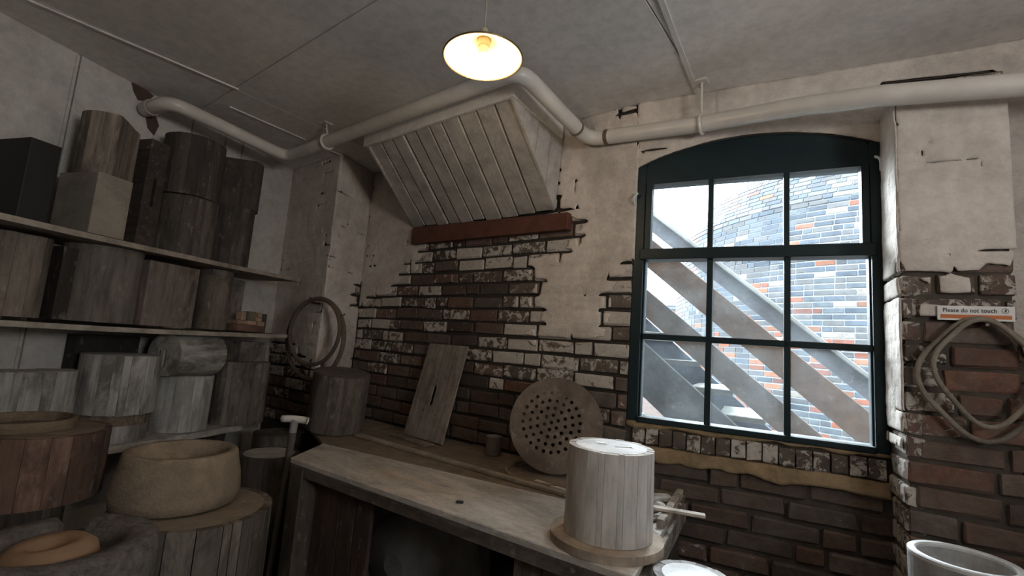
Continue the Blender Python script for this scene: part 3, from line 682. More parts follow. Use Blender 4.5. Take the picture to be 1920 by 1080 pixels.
link('body', prism(rrect(.75, .6, .06), 0, 1.0, taper=1.08), PLAIN, o, (.025, .16, .09)); link('lid', prism(rrect(.86, .7, .07), 1.0, 1.06), PLAIN, o, (.02, .13, .075))

# ---------------------------------------------------------------- moulds: builder
def resample(outline):
    P = [Vector((p[0], p[1])) for p in outline]; n = len(P); L = [0]
    for i in range(n): L.append(L[-1] + (P[(i + 1) % n] - P[i]).length)
    def at(s):
        s = (s % 1.0) * L[-1]
        for i in range(n):
            if s <= L[i + 1]: k = (s - L[i]) / max(1e-9, L[i + 1] - L[i]); return P[i].lerp(P[(i + 1) % n], k)
        return P[0]
    return at
def shade(c, lo=.8, hi=1.2, rnd=random):
    f = rnd.uniform(lo, hi); return (c[0] * f, c[1] * f, c[2] * f)
def mould(name, label, cat, loc, h, outline, col, staves=0, top=None, rz=0.0, rot=None, slots=(), taper=1.0, group=None, mat=None, th=.022, seed=1, bands=(), depth=.05, vary=.25, gap=.0005):
    """block or staved drum: root at its base, then the core, the staves round it, any hoops"""
    rnd = random.Random(seed); root = empty(name, loc, rz, rot); tag(root, label, cat, group); mat = mat or WZ
    if not staves:
        link('body', prism(outline, 0, h, slots, depth, taper), mat, root, col)
    else:
        k = 1 - th / max(.05, sum(math.hypot(*p) for p in outline) / len(outline))
        link('top', prism([(p[0] * k, p[1] * k) for p in outline], .002, h - .001, slots, depth, taper), CLEAN, root, top or col)
        at = resample(outline); w = [rnd.uniform(.5, 1.5) for _ in range(staves)]; tot = sum(w); s = 0
        for i in range(staves):
            a, b = s / tot + gap, (s + w[i]) / tot - gap; s += w[i]; j = 1 + rnd.uniform(-.004, .004); hh = h - rnd.uniform(0, .003)
            v = []; f = []; m = 3
            for z, sc in ((0, 1), (hh, taper)):
                for q in range(m + 1):
                    p = at(a + (b - a) * q / m); r_ = p.length; v.append((p.x * sc * j, p.y * sc * j, z)); v.append((p.x * sc * (1 - th / r_), p.y * sc * (1 - th / r_), z))
            o2 = 2 * (m + 1)
            for q in range(m):
                x = 2 * q; f += [(x, x + 2, o2 + x + 2, o2 + x), (x + 1, o2 + x + 1, o2 + x + 3, x + 3), (o2 + x, o2 + x + 2, o2 + x + 3, o2 + x + 1), (x, x + 1, x + 3, x + 2)]
            f += [(0, o2, o2 + 1, 1), (2 * m, 2 * m + 1, o2 + 2 * m + 1, o2 + 2 * m)]
            link('stave', pyd(v, f), mat, root, shade(col, 1 - vary, 1 + vary, rnd))
    for z, w_, c_ in bands:
        sc = 1 + (taper - 1) * z / h
        bm_o = [(p[0] * sc * 1.012, p[1] * sc * 1.012) for p in outline]
        link('band', prism(bm_o, z, z + w_), mat, root, c_)
    return root
WZ2 = m_weather('pale_upright', 'z', .85, .45, .16); WZ3 = m_weather('greyed_upright', 'z', .85, .8, .4)
GREYW = (.40, .375, .345); PALE = (.50, .485, .46); DKW = (.10, .082, .07); BRN = (.17, .13, .10); DUST = (.46, .43, .39)

# ---------------------------------------------------------------- shelves on the panelled wall
o = tag(link('shelf_board', bowed_board(.35, 2.70, .01, .42, ZU - .024, ZU, .012), WN, color=(.36, .31, .26)), 'upper long wooden shelf board carrying stacked dark moulds', 'shelf')
o = tag(link('shelf_board', bowed_board(.35, 2.66, .01, .42, ZL - .022, ZL, .016, wave=.007), WN, color=(.38, .34, .29)), 'lower long sagging wooden shelf board with a waney edge', 'shelf')
for t in (.75, 2.5):
    for z, w_ in ((ZU - .024, 'upper'), (ZL - .022, 'lower')):
        e = empty('shelf_bracket', LP(t, 0, z - .017), AL - math.pi / 2); tag(e, 'plain timber bracket under the %s shelf board %s' % (w_, 'towards the white corner block' if t > 2 else 'towards its open end'), 'bracket', 'shelf brackets')
        link('arm', box_me(.03, .3, .035, .002, (0, -.16, -.0185)), WX, e, BRN); link('upright', box_me(.03, .03, .22, .002, (0, -.018, -.146)), WX, e, BRN)
AU = AL                                              # local x of a mould along the wall
def shelf_t(x, y, o_): return onl(x, y, o_).dot(DL)
# upper shelf
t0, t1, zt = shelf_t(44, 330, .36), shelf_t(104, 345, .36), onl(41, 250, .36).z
mould('block_mould', 'tall near black rectangular mould block at the open end of the upper shelf', 'mould', LP((t0 + t1) / 2, .21, ZU), zt - ZU, rrect(t1 - t0, .30, .006), (.009, .0085, .009), rz=AU, mat=PLAIN)  # the deep shadow it stands in is put into the near black colour
t0, t1, zt = shelf_t(176, 375, .36), shelf_t(243, 390, .36), onl(218, 332, .36).z
mould('block_mould', 'square dusty beige plaster block under a small staved drum', 'mould', LP((t0 + t1) / 2, .235, ZU), zt - ZU, rrect(t1 - t0, .25, .006), (.27, .235, .195), rz=AU, mat=CLEAN)
mould('staved_drum', 'small half round staved drum on top of the square beige block', 'mould', LP(1.565, .215, zt), onl(205, 224, .21).z - zt, dshape(.128, .45), (.20, .165, .135), 14, rz=AU + 2.2, seed=2, vary=.45)
e = empty('slotted_mould', LP(1.79, .21, ZU), AU); tag(e, 'tall dark narrow mould with an upright hand slot, between drums on the upper shelf', 'mould')
b_ = link('body', prism(rrect(.10, .575, .004, cy=.2875), -.13, .0, [rrect(.016, .15, .007, cy=.30)], .05), WZ, e, (.062, .048, .042)); b_.matrix_local = Matrix.Rotation(math.pi / 2, 4, 'X')
mould('staved_drum', 'large dark spattered drum, lower of two on the upper shelf', 'mould', LP(2.0, .205, ZU), .325, ring2(.142, 40), (.125, .106, .09), 18, seed=3, vary=.4)
mould('staved_drum', 'large dark spattered drum, on top of another by the pipe bend', 'mould', LP(1.985, .205, ZU + .326), .335, ring2(.148, 40), (.072, .06, .053), 18, seed=4, vary=.35)
mould('staved_drum', 'small dark chipped drum at the end of the upper shelf, under another', 'mould', LP(2.31, .19, ZU), .372, ring2(.118, 36), (.105, .09, .078), 12, seed=5, vary=.35)
mould('staved_drum', 'small dark drum with a side groove, topmost at the end of the upper shelf', 'mould', LP(2.325, .19, ZU + .373), .31, dshape(.120, .6), (.078, .064, .055), 9, rz=AL + .5, seed=6, th=.03, vary=.35)
# lower shelf
mould('staved_drum', 'stained dark and cream block drum at the open end of the lower shelf', 'mould', LP(1.27, .22, ZL), .33, rrect(.20, .22, .06), (.18, .15, .125), 14, rz=AU, seed=7, vary=.5)
mould('round_mould', 'wide smooth grey drum on the lower shelf beneath the beige block', 'mould', LP(1.615, .215, ZL), .345, ring2(.150, 44), (.165, .143, .127))
t0, t1 = shelf_t(270, 555, .36), shelf_t(370, 555, .36)
mould('block_mould', 'scratched square brown mould box on the lower shelf', 'mould', LP((t0 + t1) / 2, .235, ZL), .318, rrect(t1 - t0 - .01, .25, .004), (.19, .152, .132), rz=AU, seed=9)
e = mould('round_mould', 'slim upright mould with a lid joint near its top on the lower shelf', 'mould', LP(2.215, .235, ZL), .315, ring2(.088, 32), (.185, .152, .125), seed=10)
link('lid', prism(ring2(.090, 32), .316, .347), WZ, e, (.21, .175, .145))
mould('block_mould', 'narrow upright grey block at the back of the lower shelf', 'mould', LP(2.475, .085, ZL), .33, rrect(.115, .10, .004), (.25, .22, .19), rz=AU, seed=11)
TB = (.42, .28, .20)
def small(name, label, t, o_, z, l, d_, hh, col, grp=None, rz=0):
    tag(link(name, box_me(l, d_, hh, .003, (0, 0, hh / 2), .001), WN, color=col, loc=LP(t, o_, z), rot=(0, 0, AU + rz)), label, 'block', grp)
small('clay_block', 'red brown brick with a notch lying flat under the little blocks', 2.435, .28, ZL, .215, .10, .042, (.17, .10, .075))
for k, (t, l) in enumerate(((2.365, .066), (2.437, .072), (2.508, .058))): small('clay_block', ('pale terracotta strip beside the slim upright mould', 'pale terracotta strip under the greenish grey block', 'pale terracotta strip under the pair of tiny cubes')[k], t, .28 + .004 * k, ZL + .043, l, .085, .026, shade(TB, .8, 1.1), 'terracotta strips on the lower shelf')
small('clay_block', 'small pale terracotta block standing beside the slim upright mould', 2.385, .285, ZL + .070, .032, .05, .054, (.40, .28, .21))
small('clay_block', 'greenish grey square block in the middle of the little block pile', 2.45, .285, ZL + .070, .058, .05, .058, (.17, .155, .12))
small('clay_block', 'tiny terracotta cube at the bottom of a pair on the strips', 2.518, .285, ZL + .070, .034, .04, .024, (.45, .29, .20))
small('clay_block', 'tiny terracotta cube on top of a pair on the strips', 2.518, .285, ZL + .0945, .033, .04, .034, (.50, .34, .25))
e = mould('oval_paddle', 'dark oval ended slab lying on the lower shelf beside the little blocks', 'slab', LP(2.60, .16, ZL), .125, [(p[0] * 1.35, p[1]) for p in rrect(.15, .13, .06)], (.12, .10, .085), rz=AU)

# ---------------------------------------------------------------- low bench with the third tier of moulds
e = empty('low_bench', LP(1.6, .25, 0)); tag(e, 'low timber staging along the panelled wall under the bottom moulds', 'bench'); eo = Matrix.Translation(-e.location)
for ta, tb_, oo in ((.2, 1.548, .262), (1.552, 2.50, .42)):
    me = bowed_board(ta, tb_, .01, oo, ZT - .03, ZT, .002); me.transform(eo); link('top_board', me, WN, e, (.42, .39, .36))
for t in (.4, 1.45, 2.40):
    for o_ in (.06, .215): link('leg', hexa([eo @ LP(t + a, o_ + b, z) for z in (0, ZT - .032) for a, b in ((-.035, -.035), (.035, -.035), (.035, .035), (-.035, .035))], .003), WZ, e, (.08, .065, .055))
ov = onl(78, 735, .13)
mould('oval_drum', 'big pale oval staved drum with a slotted top on the low staging', 'mould', LP(1.455, .18, ZT), onl(70, 694, .18).z - ZT, ring2(.165, 44, .095), (.39, .375, .36), 26, DUST, rz=AU, slots=[slot(.02, 0, .05, .012, 1.2)], seed=21, vary=.07)
dz = onl(215, 782, .40).z
d2 = onl(221, 722, .25); tz = onl(222, 664, .25).z
mould('ring_mould', 'low dusty stained drum with a brown band under the slotted grey drum', 'mould', LP(d2.dot(DL), .25, ZT), dz - ZT, ring2(.142, 40), (.36, .34, .32), bands=[(max(.02, dz - ZT - .05), .045, (.22, .165, .12))])
mould('staved_drum', 'grey staved drum with a small slot and dark runs down its side', 'mould', LP(d2.dot(DL), .25, dz + .0015), tz - dz, ring2(.158, 44), (.37, .36, .345), 22, (.44, .435, .43), slots=[slot(.02, -.02, .035, .012, AL + .9)], seed=22, vary=.16)
cw_ = LP(2.094, .257, ZT)
mould('staved_drum', 'whitened staved drum under the mould lying on its side', 'mould', cw_, .292, ring2(.138, 44), (.47, .465, .455), 24, (.5, .49, .47), seed=23, taper=1.02, vary=.06, mat=WZ3)
e = empty('lying_mould', LP(1.94, .30, ZT + .294 + .108), 0, (-math.pi / 2, 0, AL - math.pi / 2)); tag(e, 'grey half round mould lying on its side with slots in its dark end', 'mould')
link('body', prism(dshape(.115, .94), -.02, .26, [slot(-.02, .035, .09, .018, 0), slot(-.02, -.005, .09, .018, 0)], .05), WZ, e, (.40, .38, .35)); 
e.rotation_euler = (0, 0, 0); e.matrix_world = Matrix.Translation(e.location) @ Matrix.Rotation(AL, 4, 'Z') @ Matrix.Rotation(-math.pi / 2, 4, 'Y') @ Matrix.Translation((0, 0, -.24))
mould('staved_drum', 'dark stained staved drum on the end of the low staging by the hoops', 'mould', LP(2.43, .315, ZT + .002), .365, ring2(.150, 40), (.17, .15, .135), 18, (.24, .22, .20), seed=24, vary=.35)
mould('block_mould', 'grey block standing on the dark drum under the lower shelf', 'mould', LP(2.44, .30, ZT + .3685), .12, rrect(.20, .14, .01), (.21, .19, .17), rz=AU)
mould('block_mould', 'dark flat block filling the shadow against the wall behind the slotted grey drum', 'mould', LP(1.80, .045, ZT + .001), .48, rrect(.30, .07, .004), (.04, .033, .03), rz=AU)  # near black block added to stand for the dark shadow on the wall
mould('block_mould', 'narrow dark block filling the shadow beside the wide smooth grey drum', 'mould', LP(1.425, .19, ZL + .001), .31, rrect(.055, .24, .004), (.035, .03, .027), rz=AU)  # shadow between the two drums, built as a near black block
# on the floor in front of the staging
mould('staved_drum', 'dark drum with a chalky white top on the floor by the bench end', 'mould', (-2.63, 1.36, 0), .70, ring2(.150, 40), (.085, .07, .062), 20, (.46, .44, .42), seed=25, vary=.3)
mould('round_mould', 'dusty dark drum in the corner between the staging and the bench', 'mould', (-2.98, 1.585, 0), .73, ring2(.145, 36), (.15, .135, .12))

# ---------------------------------------------------------------- foreground group
fd = (-2.12, .825)
mould('staved_drum', 'large staved drum with cracked staves under the clay bowl', 'mould', (*fd, 0), H - .70, ring2(.275, 60), (.165, .143, .12), 30, (.25, .20, .15), seed=31, th=.03, vary=.35, gap=.0011)
link_b = empty('clay_bowl', (-2.205, .79, H - .699)); tag(link_b, 'thick walled sandy clay bowl standing on the large staved drum', 'bowl')
CLAY = m_flat('sandy_clay', (.275, .215, .155), .95, .5, 14, .5, kind='Object')
link('body', lathe([(0, 0), (.19, 0), (.212, .012), (.219, .05), (.212, .11), (.199, .165), (.193, .196), (.186, .203), (.168, .203), (.160, .195), (.150, .12), (.135, .05), (.09, .03), (0, .026)], 64), CLAY, link_b, smooth=True)
mould('wooden_stump', 'rough upright stump under the reddish staved drum', 'stump', (-2.53, .415, 0), H - .681, ring2(.108, 40), (.14, .115, .095), 14, seed=32)
rd = (-2.53, .415)
mould('staved_drum', 'wide reddish brown staved drum with a dusty slotted top behind the stone basin', 'mould', (*rd, H - .680), .245, ring2(.21, 48), (.165, .102, .076), 22, (.22, .17, .125), slots=[slot(.09, -.02, .16, .03, .9)], seed=33, vary=.4)
o = tag(link('wooden_hoop', lathe([(.140, 0), (.153, 0), (.155, .02), (.153, .036), (.140, .036), (.138, .02)], 44, True), WN, color=(.22, .165, .11), loc=(rd[0] - .055, rd[1] - .045, H - .4345)), 'bent wooden hoop lying on top of the reddish drum', 'hoop')
sb = onz(112, 1014, H - .57)
e = empty('stone_basin', (sb.x, sb.y, 0), .3); tag(e, 'rough grey stone basin with a broad rim and a notch, on a block', 'basin')
STONE = m_flat('pecked_stone', (.155, .135, .12), .95, .8, 40, 1.0, kind='Object')
n = 72; prof = [(.19, 0), (.205, .06), (.212, .20), (.208, .235), (.198, .245), (.165, .248), (.138, .243), (.128, .22), (.118, .16), (.08, .14), (0, .138)]
V = []; FC = []
for i in range(n):
    a = 2 * math.pi * i / n; da = (a - 2.45 + math.pi) % (2 * math.pi) - math.pi; notch = max(0, 1 - (abs(da) / .20) ** 2) if abs(da) < .2 else 0
    for r_, z in prof:
        q = 1 + .02 * mnoise.noise((math.cos(a) * 3, math.sin(a) * 3, z * 9)); dz_ = notch * (.085 if .09 < r_ < .211 and z > .2 else 0)
        V.append((r_ * q * math.cos(a), r_ * q * math.sin(a), z - dz_ + .003 * mnoise.noise((a * 8, r_ * 40, 0)) + H - .57 - .245))
m_ = len(prof)
for i in range(n):
    j = (i + 1) % n
    for k in range(m_ - 1): FC.append((i * m_ + k, j * m_ + k, j * m_ + k + 1, i * m_ + k + 1))
FC.append(tuple(i * m_ for i in range(n)))
link('basin', pyd(V, FC), STONE, e, smooth=True); link('plinth', prism(rrect(.36, .36, .02), 0, H - .57 - .246), WZ, e, (.12, .10, .085))
o = empty('clay_ring', (sb.x - .005, sb.y - .012, H - .57 - .092), 0, (.06, -.05, 0)); tag(o, 'tan clay ring like a dimpled bun sitting inside the stone basin', 'clay')
link('body', lathe([(0, .0), (.06, .0), (.088, .012), (.101, .042), (.095, .072), (.072, .092), (.044, .086), (.024, .062), (.008, .044), (0, .042)], 48), m_flat('tan_clay', (.235, .145, .085), .8, .2, 10, .15, kind='Object'), o, smooth=True)

# ---------------------------------------------------------------- T handled rod
a = onz(553, 786, H - .418); b = Vector((a.x - .02, a.y - .03, 0))
e = empty('t_handled_rod', b); tag(e, 'thin rod with a white T shaped handle standing by the bench end', 'rod'); eo = Matrix.Translation(-b)
link('shaft', tube([eo @ b, eo @ a.lerp(b, .5), eo @ a], [.013, .014, .018], seg=14), CLEAN, e, (.20, .17, .14), smooth=True)
link('grip_sleeve', tube([eo @ a.lerp(b, .16), eo @ a], [.016, .0185], seg=14), GLOSS, e, (.62, .60, .57), smooth=True)
hx = RX.copy(); hx.z = 0; hx.normalize(); hb = bend([eo @ (a - hx * .062 - Vector((0, 0, .003))), eo @ (a - hx * .03), eo @ a, eo @ (a + hx * .03), eo @ (a + hx * .062 - Vector((0, 0, .003)))], .012, 4)
link('handle', tube(hb, .017, seg=14), GLOSS, e, (.68, .66, .63), smooth=True)

# ---------------------------------------------------------------- hoops hung on the corner
hc = Vector((-2.914, 1.705, H - .034))
def hoop(label, c, r, rt, n_, up_off, col, name='bent_hoop', flat=.45):
    n_ = Vector(n_).normalized(); x = Vector((0, 0, 1)).cross(n_).normalized(); y = n_.cross(x); 
    pts = [x * math.cos(t) * r + y * math.sin(t) * r for t in [2 * math.pi * i / 64 for i in range(64)]]
    return tag(link(name, tube(pts, rt, True, 8), WN, color=col, loc=c), label, 'hoop')
hoop('large bent wooden hoop hanging at the white wall corner', hc, .262, .0145, (.17, -.98, .0), 0, (.15, .115, .085))
hoop('smaller bent wooden hoop hanging inside the large one', hc + Vector((.035, -.03, .045)), .212, .0125, (.24, -.97, .03), 0, (.125, .095, .07))
o = tag(link('wall_hook', tube(bend([(XA - .03, YA, H + .20), (XA - .03, YA - .075, H + .20), (XA - .03, YA - .08, H + .235)], .015), .007), METAL, color=(.10, .07, .05)), 'rusty iron hook holding the bent hoops', 'hook')

# ---------------------------------------------------------------- work bench
FL, BR, BL_, L2 = onz(545, 858, ZB), Vector((-.648, YB + .022, ZB)), Vector((-2.80, YB - .008, ZB)), Vector((-2.74, 1.64, ZB)); L1 = onz(606, 831, ZB)
FR = Vector((-.505, 1.255, ZB))
bench = empty('work_bench', (-1.35, 1.65, 0)); tag(bench, 'long dusty timber work bench against the bare brick wall', 'bench'); bo_ = Matrix.Translation(-bench.location)
def plankpoly(name, poly, th, mat, col, z=ZB, parent=bench, m=bo_, bev=.003):
    bm = bmesh.new(); t = [bm.verts.new(m @ Vector((p[0], p[1], z))) for p in poly]; b = [bm.verts.new(m @ Vector((p[0], p[1], z - th))) for p in poly]
    bm.faces.new(t); bm.faces.new(b[::-1])
    for i in range(len(t)): j = (i + 1) % len(t); bm.faces.new((t[i], b[i], b[j], t[j]))
    if bev: bmesh.ops.bevel(bm, geom=bm.edges[:], offset=bev, segments=1, affect='EDGES')
    return link(name, me_from(bm), mat, parent, col)
BT = NT('bench_top', .75, 0, .35); v_ = BT.coord((1, 3, 3), 'World', False); n1 = BT.noise(v_, 3.2, 7, .65, .6); n2 = BT.noise(v_, 24, 5, .7, 1.0); n3 = BT.noise(v_, 1.5, 4, .6)
k_ = BT.mix(.7, (.41, .375, .335), BT.ramp(n1, [(.3, .55), (.65, 1.35)]), 'MULTIPLY'); k_ = BT.mix(.5, k_, BT.ramp(n2, [(.32, .5), (.62, 1.2)]), 'MULTIPLY')
k_ = BT.mix(BT.ramp(n3, [(.58, 0.0), (.70, .35)]), k_, (.44, .30, .15)); k_ = BT.mix(BT.ramp(BT.noise(v_, 5, 8, .75, 1.2), [(.56, 0.0), (.66, .6)]), k_, (.52, .53, .54)); BT.bump(n2, .3, .004); BT.col(k_)
FLM = L1.copy(); FRM = BR.lerp(FR, .46)
plankpoly('top_board', [FL, FR, FRM, FLM], .024, BT.m, None); plankpoly('top_board', [FLM, FRM, BR, Vector((-.90, YB - .006, ZB)), BL_, L2], .024, m_flat('dusty_dark_board', (.20, .155, .115), .9, .6, 9), None, ZB - .001)
d_ = (FR - FL).normalized(); ins = Vector((-d_.y, d_.x, 0)) * .012
link('front_edge', slab(bo_ @ (FL + Vector((0, 0, -.045)) + ins), bo_ @ (FR + Vector((0, 0, -.045)) + ins), (0, 0, 1), .042, .02, .002), WX, bench, (.13, .105, .085))
link('end_lip', slab(bo_ @ (FR.lerp(BR, .46) + Vector((-.012, 0, .012))), bo_ @ (BR + Vector((-.012, -.03, .012))), (0, 0, 1), .03, .026, .003), WX, bench, (.46, .40, .33))
link('end_board', slab(bo_ @ (FR + Vector((.004, .02, -.06))), bo_ @ (BR + Vector((.004, -.03, -.06))), (0, 0, 1), .07, .02, .002), WX, bench, (.30, .26, .22))
for p, w_, c_ in ((FL + d_ * .06 + ins * 4, .05, BRN), (FR - d_ * .06 + ins * 4, .05, BRN), (BR + Vector((-.06, -.08, 0)), .05, BRN), (Vector((-2.5, 2.02, 0)), .05, BRN)):
    link('leg', hexa([bo_ @ Vector((p.x + a, p.y + b, z)) for z in (0, ZB - .026) for a, b in ((-w_, -w_), (w_, -w_), (w_, w_), (-w_, w_))], .004), WZ, bench, (.10, .08, .065))
for k in range(4): 
    p, q = FL + d_ * (.09 + k * .10) + ins * 7, FL + d_ * (.185 + k * .10) + ins * 7
    link('side_plank', slab(bo_ @ Vector((p.x + .05, p.y, .02)), bo_ @ Vector((p.x + .05, p.y, ZB - .03)), d_, .095, .018, .002), WZ, bench, shade((.085, .055, .045)))
for k in range(3):
    p = FR - d_ * (.10 + k * .105) + ins * 6
    link('side_plank', slab(bo_ @ Vector((p.x - .05, p.y, .02)), bo_ @ Vector((p.x - .05, p.y, ZB - .03)), d_, .10, .018, .002), WZ, bench, shade((.19, .15, .12)))
e = empty('grindstone', (-1.72, 1.62, .385), 0, (math.pi / 2 + .06, 0, .25)); tag(e, 'big dark grey grindstone wheel stored under the bench', 'wheel')
link('stone', lathe([(0, -.06), (.365, -.06), (.38, -.045), (.38, .045), (.365, .06), (0, .06)], 64), m_flat('grey_stone', (.17, .165, .16), .9, .4, 12, .3, kind='Object'), e, smooth=False)
link('boss', lathe([(.0, .14), (.05, .14), (.19, .075), (.20, .058), (0, .058)], 40), m_flat('grey_stone_boss', (.2, .19, .18), .9, .4, 12, .3, kind='Object'), e)

# things on the bench
def onb(x, y, dz=0): return onz(x, y, ZB + dz)
rb = Vector((-.662, 1.415, ZB)); 
mould('round_board', 'round wooden bat under the pale drum on the bench corner', 'board', rb + Vector((0, 0, .0005)), .024, ring2(.170, 56), (.33, .26, .20), mat=WN)
dr = mould('staved_drum', 'pale tall drum with a slotted white top on the round bat', 'mould', (-.662, 1.425, ZB + .0255), .256, ring2(.134, 56), (.50, .465, .425), 26, (.68, .68, .68), slots=[slot(.035, .015, .055, .016, .75)], taper=.975, seed=41, vary=.05, depth=.06, mat=WZ2)
tag(link('paper_label', box_me(.034, .022, .0008), PLAIN, color=(.85, .86, .86), loc=(-.70, 1.435, ZB + .2825), rot=(0, 0, .4)), 'small white paper label lying on the pale drum top', 'label')
e = empty('tin_cup', (-1.60, 2.015, ZB)); tag(e, 'small dull tin cup standing on the bench against the bricks', 'cup')
link('body', lathe([(0, .001), (.038, .001), (.040, .004), (.043, .092), (.045, .095), (.042, .096), (.039, .006), (0, .005)], 32), METAL, e, (.38, .36, .34), smooth=True)
e = mould('staved_drum', 'dark staved drum leaning in the corner on the bench end', 'mould', (-2.53, 1.675, ZB + .026), .325, ring2(.160, 44), (.10, .085, .075), 16, (.12, .10, .09), seed=42, vary=.6)
e.rotation_euler = (.05, .13, .0)
# slotted board leaning on the wall
q0, q1 = Vector((-2.235, 1.955, ZB)), Vector((-1.90, 1.935, ZB)); w_ = .345; hh = .56
e = empty('slotted_board', (q0 + q1) / 2 + Vector((0, 0, .007))); tag(e, 'grey timber board with a hand slot and nail holes leaning on the bricks', 'board')
bx = (q1 - q0).normalized(); tilt = Vector((.03, .25, 1)).normalized(); tn = bx.cross(tilt).normalized(); tilt = tn.cross(bx)
bd = link('board', prism([(-w_ / 2, 0), (w_ / 2, 0), (w_ / 2, hh), (-w_ / 2, hh)], -.005, .005, [rrect(.030, .12, .014, cx=-.01, cy=.25)] + [ring2(.008, 8, None, x, y) for x, y in ((-.055, .36), (.055, .355), (-.06, .155), (.055, .14))]), WX, e, (.25, .215, .185))
bd.data.transform(Matrix.Rotation(0, 4, 'Z')); bd.matrix_local = Matrix((bx, tilt, tn)).transposed().to_4x4()
bd.data.materials[0] = m_weather('weathered_board', 'y', stain=.25)
p = onb(795, 822); tag(link('flat_board', box_me(.34, .07, .012, .002, (0, 0, .006)), WX, color=(.26, .21, .16), loc=(-2.10, 1.885, ZB), rot=(0, 0, -.10)), 'short flat offcut lying at the foot of the slotted board', 'board')
# perforated disc
dc = Vector((-1.180, 1.938, ZB + .224)); dn_ = Vector((.50, -.86, .16)).normalized(); dx = Vector((0, 0, 1)).cross(dn_).normalized(); dy = dn_.cross(dx)
e = empty('perforated_disc', (dc.x, dc.y, ZB)); tag(e, 'round drilled wooden disc with many holes leaning on the bricks', 'disc')
hol = []
for k, m in ((0, 1), (1, 6), (2, 12), (3, 18), (4, 24)):
    for i in range(m): t = 2 * math.pi * (i + .3 * k) / m; hol.append(ring2(.0088, 8, None, -.022 + .033 * k * math.cos(t), .008 + .033 * k * math.sin(t)))
hol = [h_ for h_ in hol if h_]
pd_ = link('plate', prism(ring2(.215, 64), -.008, .008, hol), WN, e, (.155, .12, .095)); pd_.matrix_local = Matrix.Translation(dc - e.location) @ Matrix((dx, dy, dn_)).transposed().to_4x4()
rm = link('rim', lathe([(.205, -.012), (.221, -.012), (.223, .0), (.221, .014), (.212, .016), (.207, .009)], 64, True), WN, e, (.24, .185, .14)); rm.matrix_local = pd_.matrix_local.copy()
def lath(name, label, a, b, w_, th, col, cat='lath', lift=0.0, mat=None):
    a, b = onb(*a), onb(*b); z = Vector((0, 0, th / 2 + lift + .0006)); d = b - a
    return tag(link(name, slab(a + z, b + z, d.cross(Vector((0, 0, 1))), w_, th, .0015), mat or WN, color=col), label, cat)
lath('long_lath', 'long narrow lath lying along the middle of the bench', (668, 817), (1062, 931), .035, .014, (.34, .29, .23))
lath('short_lath', 'short pale slat with a broken end beside the long lath', (1004, 905), (1064, 925), .022, .012, (.50, .46, .41)); lath('short_lath', 'thin slat fragment beside the tin cup', (968, 874), (1000, 868), .012, .004, (.28, .22, .17))
lath('white_slab', 'white plaster slab lying on the bench corner behind the pale drum', (1196, 936), (1257, 938), .055, .018, (.66, .66, .65), 'slab')
lath('flat_stick', 'flat pale stick sticking out over the bench end', (1196, 966), (1322, 988), .032, .010, (.50, .45, .38), 'stick', .030); lath('flat_stick', 'flat grey stick crossed under the pale one', (1196, 985), (1246, 969), .028, .010, (.48, .46, .43), 'stick', .003)
bm = bmesh.new(); bmesh.ops.create_icosphere(bm, subdivisions=2, radius=.026)
for v in bm.verts: v.co *= 1 + .3 * mnoise.noise(v.co * 45); v.co.z = max(-.018, v.co.z * .85)
p = onb(1237, 962); tag(link('clay_lump', me_from(bm), CLEAN, color=(.48, .46, .44), loc=p + Vector((0, 0, .0185))), 'crumbly grey clay lump on the bench corner', 'clay')
p = onb(862, 943); tag(link('dark_chip', box_me(.026, .018, .006, .001, (0, 0, .003)), PLAIN, color=(.03, .03, .035), loc=p, rot=(0, 0, .6)), 'tiny dark chip lying on the open bench top', 'chip')
p = onb(1275, 948); tag(link('clay_crumb', box_me(.012, .012, .009, .002, (0, 0, .0045)), CLEAN, color=(.5, .42, .3), loc=p), 'small clay crumb by the bench lip', 'clay')

# ---------------------------------------------------------------- floor by the window
p = onz(1300, 1047, .80)
mould('staved_drum', 'white crusted drum on the floor beyond the bench end', 'mould', (p.x + .03, p.y - .115, 0), .80, ring2(.098, 40), (.34, .33, .32), 18, (.66, .67, .68), slots=[slot(.07, .03, .04, .02, .2)], seed=51)
p = onz(1222, 1066, .66)
mould('round_mould', 'grey drum beside the crusted drum under the bench end', 'mould', (-.33, 1.98, 0), .50, ring2(.13, 36), (.30, .29, .28), seed=52)
rc = onz(1806, 1042, H - .475)
e = empty('tube_mould', (rc.x, rc.y - .015, 0)); tag(e, 'tall open tube mould with a white rim standing by the brick pier', 'mould')
hz_ = H - .475
link('body', lathe([(.112, 0), (.120, hz_ - .02), (.120, hz_ - .012), (.101, hz_ - .012), (.093, .02), (0, .02)], 44), WN, e, (.40, .39, .38), smooth=False)
link('rim', lathe([(.101, hz_ - .0115), (.1205, hz_ - .0115), (.1205, hz_ - .003), (.117, hz_), (.104, hz_), (.100, hz_ - .004)], 44, True), CLEAN, e, (.72, .73, .74), smooth=False)

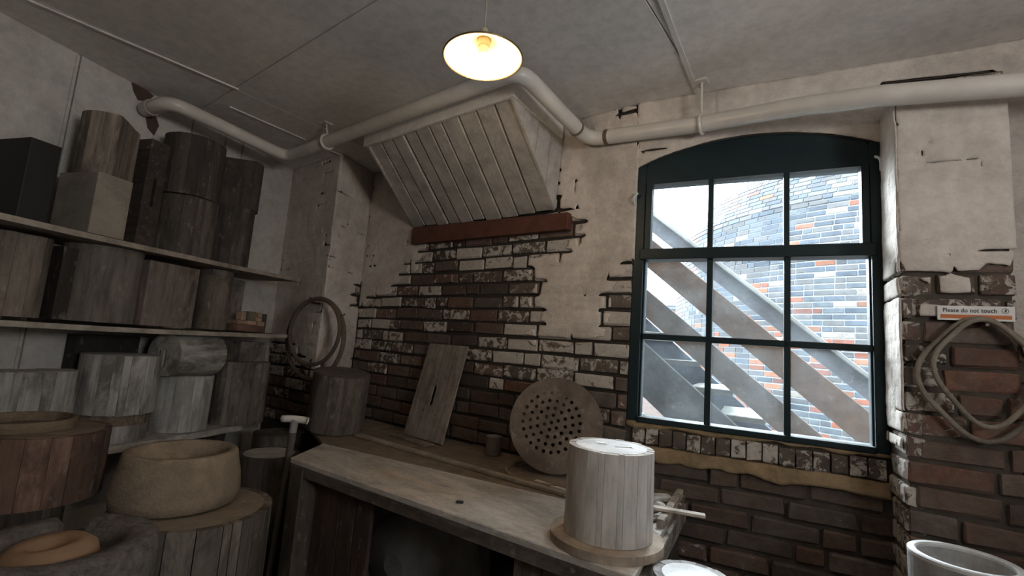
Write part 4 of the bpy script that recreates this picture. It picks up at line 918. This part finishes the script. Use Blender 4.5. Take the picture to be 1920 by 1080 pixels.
# ---------------------------------------------------------------- notice and hoops on the pier
sg = [onw(*p_, SP + .014) for p_ in ((1758, 599), (1904, 604), (1902, 577), (1757, 571))]
u0, u1, z0_, z1_ = uw(sg[0]), uw(sg[1]), (sg[0].z + sg[1].z) / 2, (sg[2].z + sg[3].z) / 2
e = empty('notice', WP((u0 + u1) / 2, z0_, SP + .013), AW); tag(e, 'small white notice reading Please do not touch with an orange stripe', 'sign')
sw, shh = u1 - u0, z1_ - z0_
link('board', box_me(sw, .004, shh, .0005, (0, 0, shh / 2)), PLAIN, e, (.72, .70, .68))
link('orange_stripe', box_me(sw * .92, .0008, shh * .26, 0, (0, -.0024, shh * .26)), PLAIN, e, (.56, .16, .04))
cu = bpy.data.curves.new('text', 'FONT'); cu.body = 'Please do not touch'; cu.size = shh * .46; cu.extrude = .0003; cu.offset = .0004; cu.space_character = 1.08
to = bpy.data.objects.new('tmp', cu); COL.objects.link(to); dg = bpy.context.evaluated_depsgraph_get(); tm = bpy.data.meshes.new_from_object(to.evaluated_get(dg)); COL.objects.unlink(to); bpy.data.objects.remove(to)
xs_ = [v.co.x for v in tm.vertices]; wt_ = max(xs_) - min(xs_); k_ = sw * .70 / wt_
tm.transform(Matrix.Rotation(math.pi / 2, 4, 'X') @ Matrix.Diagonal((k_, min(1.0, k_ * 1.25), 1, 1)))
link('lettering', tm, PLAIN, e, (.03, .03, .035), (-sw * .43, -.0024, shh * .56))
link('emblem_ring', lathe([(shh * .15, 0), (shh * .18, 0), (shh * .18, .0006), (shh * .15, .0006)], 24, True), PLAIN, e, (.12, .11, .11), (sw * .38, -.0022, shh * .70), (math.pi / 2, 0, 0))
link('emblem_mark', prism([(-.002, -.004), (.002, -.004), (.004, .003), (.001, .006), (-.001, .001)], 0, .0006), PLAIN, e, (.05, .05, .05), (sw * .38, -.0022, shh * .70), (math.pi / 2, 0, 0))
def loop(label, pxs, s, rt, col):
    pts = [onw(x, y, s) for x, y in pxs]; n_ = len(pts); out = []
    for i in range(n_):
        a, b, c = pts[i - 1], pts[i], pts[(i + 1) % n_]; p, q = b.lerp(a, .38), b.lerp(c, .38)
        for k in range(9): t = k / 8; out.append(p * (1 - t) ** 2 + b * 2 * t * (1 - t) + q * t * t)
    c0_ = sum((p for p in out), Vector()) / len(out)
    o = tag(link('cane_hoop', tube([p - c0_ for p in out], rt, True, 10), WN, color=col, loc=c0_), label, 'hoop', None); return o
loop('outer grey bent cane hoop, squarish and pointed, hanging under the notice', ((1832, 572), (1692, 700), (1852, 858), (2010, 715)), SP + .028, .0085, (.22, .19, .155))
loop('inner grey bent cane hoop hanging under the notice', ((1840, 578), (1728, 682), (1856, 828), (1985, 700)), SP + .045, .0078, (.24, .21, .17))
tag(link('wall_nail', tube([WP(uw(onw(1836, 607, SP)), onw(1836, 607, SP).z - .008, SP - .02), WP(uw(onw(1836, 607, SP)), onw(1836, 607, SP).z - .008, SP + .06)], .005), METAL, color=(.10, .08, .07)), 'iron nail holding the cane hoops on the pier', 'nail')
